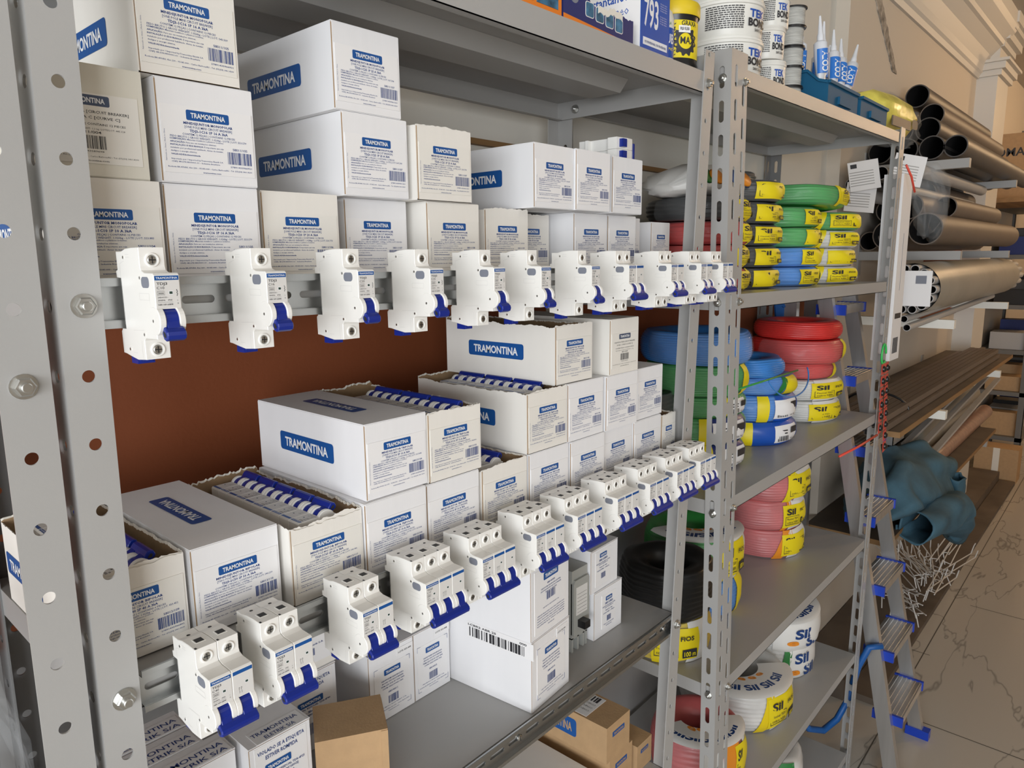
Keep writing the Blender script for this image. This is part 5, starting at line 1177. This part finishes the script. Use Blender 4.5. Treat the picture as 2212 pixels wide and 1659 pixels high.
# brown square tubes, slanting bundle
Gt = 'brown tubes lying on the dark board'
for k in range(15):
    rn = random.Random(k+3); y = .60+.022*(k % 9)+(.011 if k > 8 else 0); z = -.554+.012+(.023 if k > 8 else 0)
    root = empty('brown_tube', (2.36+rn.uniform(-.05, .05), y, z), 0, 'long thin brown tube in the slanting bundle behind the rack end', 'tube', Gt)
    mb = MB(); mb.box((0, -.010, -.010), (2.2, .010, .010), 'pvc_brown'); mb.box((-.0005, -.008, -.008), (0.0, .008, .008), 'bore'); mb.obj('tube', root)
    root.rotation_euler = (0, 0, 0)
mb = MB(); pts = [(2.72, .598+.105*(1+math.cos(t)), -.538+.055*math.sin(t)) for t in [2*math.pi*i/24 for i in range(25)]]; mb.tube(pts, .004, 'black_plastic'); tag(mb.obj('strap', smooth=True), 'black strap around the bundle of brown tubes', 'strap')
# jacket, metal box and rolls on the lower board
def cloth(name, label, secs, m, seed, crinkle=.02, n=26):
    root = empty(name, (0, 0, 0), 0, label, 'jacket'); return root
jk = empty('blue_jacket', (3.05, .66, -.862), 0, 'blue work jacket heaped on the low board shelf, one sleeve hanging down', 'jacket')
def sheet(name, parent, P, m, seed, amp_=.02, nu=44, nv=30, closed=False):
    """P(u,v)->Vector; adds fold-like displacement"""
    rn = random.Random(seed); ph = [rn.uniform(0, 6.28) for _ in range(8)]; mb = MB(); vs = []
    for i in range(nu+1):
        for j in range(nv+1):
            u, v = i/nu, j/nv; p = P(u, v); f = math.sin(9*u+5*v+ph[0])*.5+math.sin(17*u-8*v+ph[1])*.3+math.sin(5*u+19*v+ph[2])*.35+math.sin(31*u+11*v+ph[3])*.12
            g = math.sin(11*v-6*u+ph[4])*.5+math.sin(23*u+7*v+ph[5])*.25; vs.append(p+Vector((g*amp_*.6, -abs(f)*amp_, f*amp_)))
    k = nv+1; mb.add(vs, [(i*k+j, (i+1)*k+j, (i+1)*k+j+1, i*k+j+1) for i in range(nu) for j in range(nv)], m); o = mb.obj(name, parent, smooth=True)
    md = o.modifiers.new('thickness', 'SOLIDIFY'); md.thickness = .004; return o
def body(u, v):
    a = math.pi*(1.15*v-.05); rx = .55*(u-.5)*2; e = max(.1, 1-(2*u-1)**4)
    return Vector((rx, .02-.13*math.cos(a)*e, -.06+.16*math.sin(a)*e+.03*math.sin(6*u)))
sheet('jacket_body', jk, body, 'cloth_blue', 2, .035, 60, 36)
def sleeve(u, v):
    a = 2*math.pi*v; c = Vector((-.30+.75*u, -.10-.05*math.sin(3*u), -.10-.02*u-.28*max(0, u-.55)**1.0*(1.6)))
    r_ = .055; return c+Vector((.02*math.sin(a), r_*math.cos(a), r_*math.sin(a)))
sheet('sleeve', jk, sleeve, 'cloth_blue', 5, .014, 50, 24)
def sl2(u, v):
    a = 2*math.pi*v; c = Vector((.30+.10*u, -.12, -.05-.30*u)); return c+Vector((.05*math.cos(a), .03*math.sin(a), 0))
sheet('hanging_sleeve', jk, sl2, 'cloth_blue', 8, .012, 30, 20)
# rolled film and profiles on the same board
for k, (x, y, z, L_, r_, m_, lb_, nm) in enumerate(((3.66, .70, -.86, 1.4, .040, 'rose_film', 'rose-coloured rolled film lying on the low board', 'film_roll'), (3.64, .80, -.84, 1.4, .055, 'pvc_film', 'grey-green wrapped roll against the wall on the low board', 'film_roll'), (3.62, .77, -.73, 1.4, .045, 'pvc_film', 'upper grey-green wrapped roll on the low board', 'film_roll'))):
    if 'rose_film' not in M: mat('rose_film', (.36, .20, .14), .3, noise=.25, nscale=30, bump=.6, bscale=40)
    root = empty(nm, (x, y, z-.0), 0, lb_, 'roll'); mb = MB(); mb.lathe([(0, 0), (r_*.8, 0), (r_, .03), (r_*.96, .2), (r_, .5), (r_*.97, .9), (r_, L_-.03), (r_*.7, L_), (0, L_)], m_, n=26, mx=Matrix.Rotation(R(90), 4, 'Y'), caps=False); mb.obj('roll', root, smooth=True)
    root.location.z = -.98+r_ + (.105 if k == 2 else 0)
mb = MB(); mb.box((0, 0, 0), (.16, .06, .003), 'aluminium'); mb.box((0, 0, 0), (.003, .06, .07), 'aluminium'); mb.box((0, 0, .067), (.16, .06, .07), 'aluminium'); mb.box((0, .057, 0), (.16, .06, .07), 'aluminium'); mb.box((0, 0, 0), (.16, .003, .07), 'aluminium')
o = mb.obj('metal_box_section'); o.location = (2.98, .70, -.735); tag(o, 'short open metal box section resting on the blue jacket', 'metal profile')
for k in range(5):
    root = empty('grey_profile', (3.4, .62+.05*k, -.80+.012*k), 0, 'long pale grey profile leaning over the low board', 'profile', 'pale profiles'); mb = MB(); mb.box((0, -.012, -.006), (1.6, .012, .006), 'pvc_grey'); mb.obj('bar', root); root.rotation_euler = (0, R(-4), 0); root.location = (3.2, .62+.045*k, -.815+.02*k)
# floor plank platform
mb = MB(); mb.box((2.56, .695, -1.6), (5.9, .880, -1.52), 'board_dark'); mb.box((2.60, .60, -1.6), (5.9, .692, -1.575), 'board_dark'); tag(mb.obj('wooden_plank', None), 'long dark wooden plank lying on the floor along the right wall', 'plank')
mb = MB(); mb.box((0, 0, 0), (.18, .26, .24), 'kraft_box'); o = mb.obj('body'); rt = empty('cardboard_box', (5.05, .50, -1.6), 0, 'brown cardboard box on the floor at the far end of the planks', 'box'); o.parent = rt; rt.location = (5.93, .60, -1.6)
mb = MB(); mb.box((-.002, .11, .0), (-.0005, .15, .24), 'torn_paper'); mb.obj('tape', rt)
# white wire hooks heap
hk = random.Random(9)
for k in range(26):
    x = 3.05+hk.uniform(-.02, .62); y = .60+hk.uniform(-.02, .16); z = -1.47+.012*(k % 9)+.01
    root = empty('wire_hook', (x, y, z), hk.uniform(-.5, .5)-1.2, 'white wire display hook in the tangled heap on the floor planks', 'hook', 'heap of wire display hooks')
    L_ = hk.uniform(.22, .32); mb = MB(); mb.tube([(0, -.02, 0), (0, L_, 0), (0, L_+.02, .035), (0, L_+.035, .045)], .0026, 'wire_white', 6); mb.tube([(.03, -.02, 0), (.03, L_*.9, 0), (.03, L_*.9+.02, .03)], .0026, 'wire_white', 6); mb.tube([(0, 0, .0), (.03, 0, .0)], .0022, 'wire_white', 6); mb.tube([(0, .0, 0), (0, -.02, -.05)], .0024, 'wire_white', 6); mb.obj('bent_wire', root)
    root.rotation_euler = (hk.uniform(-.15, .35), hk.uniform(-.3, .3), hk.uniform(-.9, .4)-.9)
# ---------------------------------------------------------------- ladder
ld = empty('step_ladder', (2.3, .6, -1.6), 0, 'aluminium step ladder with blue step caps leaning behind the rack end', 'ladder')
def LP(x, z, off=0): return Vector((x-2.3, (.446-.2*(z+1.6)*-1)-.6+off, z+1.6))
zt_ = .10
def stile(xb, xt_, nm, off=0, slope=.2, z1_=zt_):
    mb = MB(); w2, d2 = .012, .021
    vs = []
    for z, x in ((-1.585, xb), (z1_, xt_)):
        p = Vector((x-2.3, .446+slope*(z+1.6)-.6+off, z+1.6)); vs += [p+Vector((-w2, -d2, 0)), p+Vector((w2, -d2, 0)), p+Vector((w2, d2, 0)), p+Vector((-w2, d2, 0))]
    mb.add(vs, [(0, 3, 2, 1), (4, 5, 6, 7), (0, 1, 5, 4), (1, 2, 6, 5), (2, 3, 7, 6), (3, 0, 4, 7)], 'aluminium'); return mb.obj(nm, ld)
XL = lambda z: 2.232+(z+1.6)*.004; XR = lambda z: 2.525-(z+1.6)*.045
s1 = stile(XL(-1.6), XL(zt_), 'stile'); s2 = stile(XR(-1.6), XR(zt_), 'stile')
stile(2.245, 2.250, 'rear_stile', .40, -.0); stile(2.48, 2.42, 'rear_stile', .40, -.0)
for x, st in ((XL(-1.6), s1), (XR(-1.6), s2)):
    mb = MB(); mb.box((x-2.3-.016, .446-.6-.036, 0), (x-2.3+.016, .446-.6+.034, .03), 'blue_cap'); mb.obj('rubber_foot', st)
zs = [-1.405, -1.206, -1.005, -.796, -.585, -.375, -.165]
for z in zs:
    y = .446+.2*(z+1.6)-.6; xa, xb = XL(z)-2.3+.012, XR(z)-2.3-.012
    mb = MB(); mb.box((xa, y-.045, z+1.6-.012), (xb, y+.035, z+1.6+.012), 'aluminium')
    for k in range(6): mb.box((xa+.002, y-.040+.013*k, z+1.6+.012), (xb-.002, y-.036+.013*k, z+1.6+.0135), 'aluminium')
    st = mb.obj('step', ld)
    for x in (xa-.001, xb-.009):
        mb = MB(); mb.box((x, y-.048, z+1.6-.016), (x+.010, y+.038, z+1.6+.0145), 'blue_cap'); mb.obj('step_cap', st)
mb = MB(); mb.tube([(XL(0)-2.3-.016, -.095, .435), (XL(0)-2.3-.040, -.065, .43), (-.105, -.04, .36), (-.115, -.02, .24), (-.14, .0, .18), (-.20, .02, .165), (-.27, .04, .20), (-.33, .05, .26)], .010, 'strap_blue'); mb.obj('tie_strap', ld, smooth=True)
# dark slotted far rack, boxes on it
fr = empty('steel_shelving_rack', (0, 0, 0), 0, 'dark steel shelving rack standing far down the aisle', 'shelving rack')
for x, y in ((6.15, .62), (6.15, .93), (7.2, .62), (7.2, .93)):
    mb = MB(); mb.box((x, y, -1.6), (x+.04, y+.004, .95), 'fr_dark') if 'fr_dark' in M else (mat('fr_dark', (.14, .135, .125), .5), mb.box((x, y, -1.6), (x+.04, y+.004, .95), 'fr_dark')); mb.box((x, y, -1.6), (x+.004, y+.04, .95), 'fr_dark'); mb.obj('post', fr)
for z in (-1.35, -1.02, -.72, -.40, -.05, .30): mb = MB(); mb.box((6.15, .62, z), (7.24, .94, z+.03), 'fr_dark'); mb.obj('shelf', fr)
rn = random.Random(21)
for i, z in enumerate((-1.32, -.99, -.69, -.37, -.02, .33)):
    x = 6.20
    while x < 7.1:
        w_ = rn.uniform(.10, .22); h = rn.uniform(.10, .2); c_ = rn.choice(['black_plastic', 'navy', 'kraft_box', 'pvc_dark', 'pvc_grey'])
        root = empty('stock_box', (x, .66, z+.0006), 0, 'small stock box on the dark rack far down the aisle', 'box', 'stock boxes on the far rack')
        mb = MB(); mb.box((0, 0, 0), (w_-.01, .22, h), c_); mb.obj('body', root); mb = MB(); mb.box((.01, -.001, h*.3), (w_-.03, 0, h*.7), 'label_cream'); mb.obj('label', root); x += w_
# big orange boxes above the far rack
fbx = empty('shipping_carton', (5.75, .70, .33), 0, 'large brown carton lettered OMA on the far shelf beyond the pillar', 'box')
mb = MB(); mb.box((0, 0, .0), (.38, .24, .42), 'kraft_box'); mb.obj('body', fbx); mb = MB(); mb.text('ROMA', (.0, .23, .28), (0, -1, 0), (0, 0, 1), .05, 'ink_black', width=.20, bold=.02, lift=.001); mb.obj('print', fbx)
fs_ = MB(); fs_.box((5.4, .62, .30), (6.14, .945, .328), 'wood'); tag(fs_.obj('board_shelf'), 'wooden shelf beyond the pillar holding the large lettered carton', 'shelf board')
# ---------------------------------------------------------------- things hanging at the rack end
bl = empty('boxed_lamp', (2.235, .553, -.205), 0, 'long narrow white carton standing upright against the rack end post', 'box')
mb = MB(); mb.box((.0, 0, -.10+.0), (.095, .05, .42), 'label_paper'); mb.obj('body', bl)
mb = MB()
for k in range(9): mb.box((.02+.006*k, -.0006, -.08), (.022+.006*k+(.002 if k % 2 else 0), -.0001, -.035), 'ink_black')
mb.box((.02, -.0006, .02), (.08, -.0001, .035), 'ink_black'); mb.box((.045, -.0005, .10), (.047, -.0001, .26), 'pad_grey'); mb.obj('print', bl)
for k, (x, z, n_) in enumerate(((2.150, -.30, 6), (2.185, -.30, 8))):
    root = empty('blister_strip', (x, .545, z), 0, ['shorter', 'longer'][k]+' red blister card strip hanging from the rack end post', 'blister pack')
    root.rotation_euler = (0, R(-4-5*k), 0)
    for j in range(n_):
        mb = MB(); mb.box((-.014, 0, -.034*j-.031), (.014, .0012, -.034*j-.001), 'red_card'); c_ = mb.obj('card', root)
        mb = MB(); mb.lathe([(.009, 0), (.0085, .004), (.005, .007), (0, .0075)], 'black_plastic', n=16, mx=Matrix.Translation((0, -.0002, -.034*j-.016)) @ Matrix.Rotation(R(90), 4, 'X'), caps=False); mb.obj('blister', c_, smooth=True)
mb = MB(); mb.tube([(2.155+.02*math.cos(t), .548, -.275+.028*math.sin(t)) for t in [2*math.pi*i/16 for i in range(15)]], .003, 'tie_green'); tag(mb.obj('cable_tie', smooth=True), 'green tie loop holding the red blister strips', 'tie')
mb = MB(); mb.tube([(1.885, .565, -.512), (1.98, .548, -.503), (2.12, .540, -.497)], .0032, 'tie_red'); tag(mb.obj('cable_tie', smooth=True), 'long red plastic tie sticking out under the third shelf', 'tie')
mb = MB(); mb.tube([(2.195, .54, .232), (2.235, .535, .205), (2.262, .53, .165)], .003, 'tie_red'); tag(mb.obj('cable_tie', smooth=True), 'short red tie beside the boxed lamp', 'tie')
# blue handsaw-like paddle and glass-fibre rule leaning behind the third shelf
lg = empty('blue_float', (2.30, .80, -.45), 0, 'dark blue plastic plastering float hanging behind the red coils', 'tool'); 
mb = MB(); mb.prism([(-.04, .0), (.04, -.01), (.035, .30), (-.03, .30)], 'y', 0, .006, 'strap_blue'); mb.obj('blade', lg); mb = MB(); mb.tube([(0, .0, .06), (0, .03, .08), (0, .03, .2), (0, .0, .22)], .008, 'strap_blue'); mb.obj('handle', lg)
lg.location = (2.275, .845, -.37); lg.rotation_euler = (0, R(-12), R(-25))
# ---------------------------------------------------------------- left neighbour rack: torn carton and a clear bag
cbg = empty('clear_bag', (.082, .650, -.6596), 0, 'clear plastic bag of pale parts with a yellow top at the lower left edge', 'bag')
blob('bag', cbg, [((-.055, 0, .18), .02, .14), ((-.03, 0, .18), .035, .178), ((.0, 0, .18), .04, .179), ((.030, 0, .165), .035, .160), ((.045, 0, .14), .02, .12)], 'film', crinkle=.006, n=28)
mb = MB(); mb.lathe([(0, .385), (.022, .385), (.024, .37), (.022, .335)], 'yellow_lid', n=20, caps=False, c=(-.02, 0, 0)); mb.obj('yellow_cap', cbg)
mb = MB(); mb.lathe([(0, .01), (.026, .01), (.028, .05), (.022, .26), (0, .27)], 'tub_white', n=24, caps=False); mb.obj('pale_contents', cbg, smooth=True)

pb = empty('printed_bag', (1.330, .700, dkB(1, 1.3)+4*.0442), 0, 'white film bag with orange and blue print on top of the packs left of the slotted post', 'bag')
blob('bag_body', pb, [((-.13, 0, .012), .03, .010), ((-.09, 0, .025), .07, .024), ((-.02, .01, .032), .09, .034), ((.05, .0, .030), .08, .030), ((.10, 0, .018), .04, .016)], 'sil_white', crinkle=.007, n=26)
for k, (x, y, m_) in enumerate(((-.06, -.072, 'sil_orange'), (-.02, -.088, 'sil_blue'), (.03, -.084, 'sil_orange'), (.06, -.070, 'sil_blue'), (-.09, -.066, 'sil_green'))):
    mb = MB(); mb.lathe([(0, 0), (.016, 0), (.014, .004), (0, .005)], m_, n=12, mx=Matrix.Translation((x, y, .034)) @ Matrix.Rotation(R(62), 4, 'X') @ Matrix.Scale(1.6, 4, (1, 0, 0)), caps=False); mb.obj('print_patch', pb, smooth=True)
pb['label'] = 'white film bag with orange and blue print left of the slotted post'
# ---------------------------------------------------------------- lift everything so the floor is z = 0
for o in C.objects:
    if o.parent is None: o.location.z += ZO
